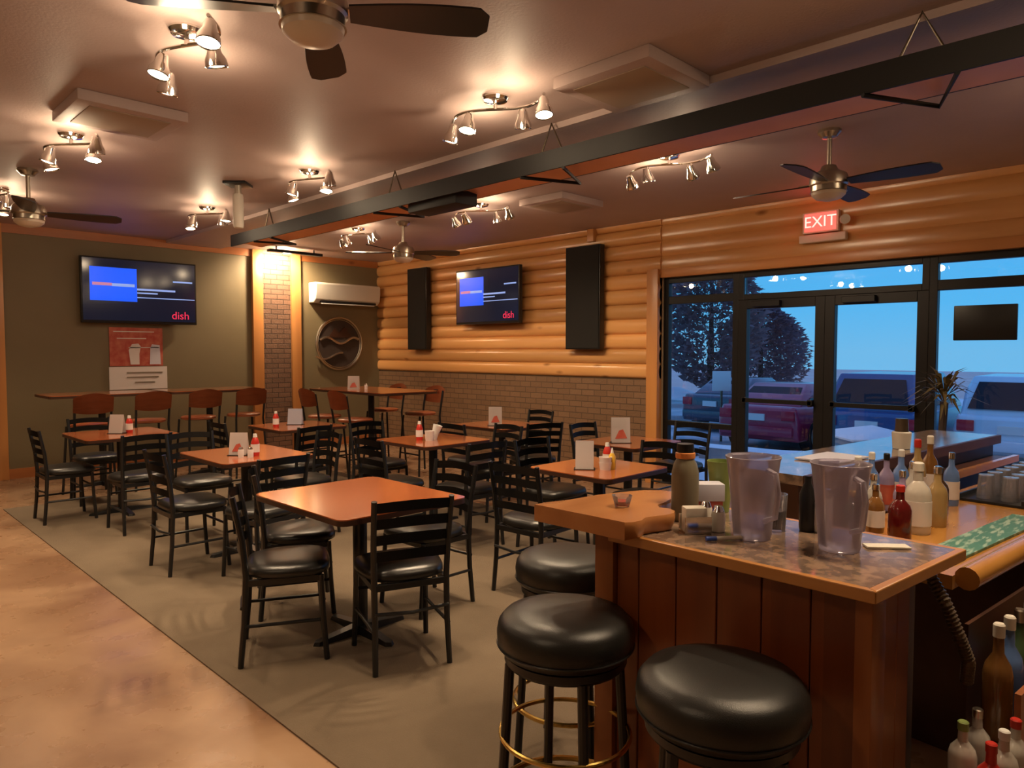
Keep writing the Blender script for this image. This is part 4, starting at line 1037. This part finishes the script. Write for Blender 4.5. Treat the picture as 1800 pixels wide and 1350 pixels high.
def car(x, y, rz, col, label, kind='suv', L=4.6, W2=.90, Hh=1.72):
    """rear faces local -X"""
    paint = pmat('car_paint', col, .3, coat=.8)
    t = thing('parked_car', label, 'car', (x, y, -.6), rz)
    def loft(stations, name, m, z_split=None):
        mb = MB(); rings = []
        for (xx, z0, z1, w0, w1) in stations:
            rings.append([mb.bm.verts.new(p) for p in ((xx, -w0, z0), (xx, -w0*1.0, (z0*.4+z1*.6)), (xx, -w1, z1), (xx, w1, z1), (xx, w0, (z0*.4+z1*.6)), (xx, w0, z0))])
        for a, b in zip(rings, rings[1:]):
            for k in range(6): mb.bm.faces.new((a[k], a[(k+1) % 6], b[(k+1) % 6], b[k]))
        mb.bm.faces.new(rings[0]); mb.bm.faces.new(list(reversed(rings[-1])))
        return mb.build(name, m, t, bev=.04, smooth=50)
    if kind == 'suv':
        body = [(0, .35, .95, W2*.92, W2*.85), (.06, .28, 1.0, W2, W2*.93), (3.2, .28, .98, W2, W2*.93), (4.4, .3, .85, W2*.97, W2*.85), (4.6, .4, .7, W2*.85, W2*.75)]
        cab = [(.10, .96, 1.02, W2*.88, W2*.84), (.45, .96, Hh, W2*.88, W2*.72), (2.5, .96, Hh, W2*.88, W2*.72), (3.35, .94, 1.05, W2*.88, W2*.8)]
        rg = [(.12, 1.10), (.40, Hh-.10)]
    elif kind == 'truck':
        body = [(0, .45, 1.02, W2*.97, W2*.94), (.05, .4, 1.06, W2, W2*.96), (5.0, .4, 1.05, W2, W2*.93), (5.2, .5, .8, W2*.9, W2*.8)]
        cab = [(1.9, 1.0, 1.62, W2*.9, W2*.76), (2.1, 1.0, 1.72, W2*.9, W2*.76), (3.2, 1.0, 1.72, W2*.9, W2*.76), (3.9, 1.0, 1.1, W2*.9, W2*.8)]
        rg = [(1.88, 1.12), (1.96, 1.6)]
    else:
        body = [(0, .38, .92, W2*.9, W2*.82), (.08, .26, .98, W2, W2*.9), (3.4, .26, .90, W2, W2*.9), (4.4, .3, .78, W2*.95, W2*.8), (4.6, .4, .65, W2*.8, W2*.7)]
        cab = [(.45, .94, 1.0, W2*.84, W2*.8), (1.15, .94, Hh, W2*.84, W2*.66), (2.2, .94, Hh, W2*.84, W2*.66), (3.1, .88, .95, W2*.84, W2*.76)]
        rg = [(.5, 1.0), (1.05, Hh-.07)]
    loft(body, 'body', paint); loft(cab, 'cabin', paint)
    # rear glass laid on the sloped cabin back
    (xa, za), (xb, zb) = rg; mb = MB(); bm = mb.bm
    wv = W2*.76; wt = W2*.62
    ox = -.03
    A = [bm.verts.new(p) for p in ((xa+ox, -wv, za), (xa+ox, wv, za), (xb+ox, wt, zb), (xb+ox, -wt, zb))]; bm.faces.new(A)
    bmesh.ops.solidify(bm, geom=bm.faces[:], thickness=.012)
    mb.build('rear_window', M['carglass'], t, smooth=0)
    for s in (-1, 1):
        mb = MB(); y_ = s*(W2*.86+.012); x0_ = cab[0][0] + .35; x1_ = cab[-1][0] - .45
        zt = Hh-.14 if kind != 'truck' else 1.6
        A = [mb.bm.verts.new(p) for p in ((x0_, s*(W2*.90), 1.08 if kind != 'sedan' else 1.0), (x1_, s*(W2*.90), 1.08 if kind != 'sedan' else 1.0), (x1_-.5, s*(W2*.77+.01), zt), (x0_+.3, s*(W2*.77+.01), zt))]
        mb.bm.faces.new(A); bmesh.ops.solidify(mb.bm, geom=mb.bm.faces[:], thickness=.012); mb.build('side_window', M['carglass'], t, smooth=0)
        MB().b2(-.03, .05, s*W2*.62, s*W2*.92, .70, .90, bev=.015).build('tail_light', M['tail'], t)
        for xx in (.85, 3.6):
            wl = MB().cyl((xx, s*(W2-.2), .33), (xx, s*(W2+.01), .33), .33, seg=24).build('wheel', M['rubber'], t)
            MB().cyl((xx, s*(W2+.0), .33), (xx, s*(W2+.02), .33), .2, seg=20).build('hubcap', M['nickel'], wl)
    MB().b2(-.07, .04, -W2*.9, W2*.9, .36, .56, bev=.03).build('bumper', paint if kind != 'truck' else M['nickel'], t)
    MB().b2(-.045, .0, -.20, .20, .68 if kind != 'truck' else .6, .82 if kind != 'truck' else .74).build('licence_plate', M['white'], t, smooth=0)
    return t
car(17.0, 9.6, R(-2), (.05, .05, .08), 'dark car parked behind the narrow sidelight', 'sedan', Hh=1.40)
car(14.3, 7.0, R(0), (.42, .02, .055), 'red sedan parked behind the left door leaf', 'sedan', Hh=1.42)
car(14.2, 4.75, R(0), (.03, .08, .22), 'dark blue parked car behind the right door leaf', 'suv', Hh=1.70)
car(14.9, 2.6, R(2), (.62, .74, .82), 'white parked car behind the wide window', 'suv', Hh=1.68)

def tree(x, y, z0, h, r, label, m, n, conic=True, name='tree'):
    t = thing(name, label, 'tree', (x, y, z0))
    MB().tube([(0, 0, 0), (.05, .05, h*.4), (0, 0, h*.95)], [r*.09, r*.06, .03], 8).build('trunk', M['bark'], t)
    mb = MB(); rnd = random.Random(int(x*10))
    for i in range(n):
        v = rnd.random()**.8; zz = h*(.14 + .86*v)
        rr = r*((1-v)**.6 + .10) * (1 if conic else 1) * (.75+.25*math.sin(zz*3+x)) if conic else r*math.sqrt(max(0.02, 1-(2*v-1)**2))
        a = rnd.random()*6.283; q = rnd.random()**.45*rr
        p = Vector((q*math.cos(a), q*math.sin(a), zz)); L_ = rnd.uniform(.25, .6)*r*.28
        d = Vector((math.cos(a), math.sin(a), rnd.uniform(-.3, .6))).normalized()*L_; s_ = Vector((rnd.uniform(-1, 1), rnd.uniform(-1, 1), rnd.uniform(-1, 1))).normalized()*L_*.45
        vv = [mb.bm.verts.new(c) for c in (p - s_, p + d, p + s_)]; mb.bm.faces.new(vv)
    mb.build('foliage', m, t, smooth=0); return t
def at_px(px, depth): t_ = (px-900)/F_; s = depth*2**.5; return (s*(1+t_)/2, s*(1-t_)/2)
x, y = at_px(1250, 31); tree(x, y, -.9, 6.4, 2.3, 'bare brown tree seen through the sidelight', M['twigs'], 5200, False)
x, y = at_px(1338, 34); tree(x, y, -1.0, 4.6, 1.9, 'dark bushy tree seen through the left door leaf', M['needles'], 4200, False)
x, y = at_px(1372, 38); tree(x, y, -1.1, 4.2, 1.5, 'small brown tree right of the dark bushy tree', M['twigs'], 2600, False)
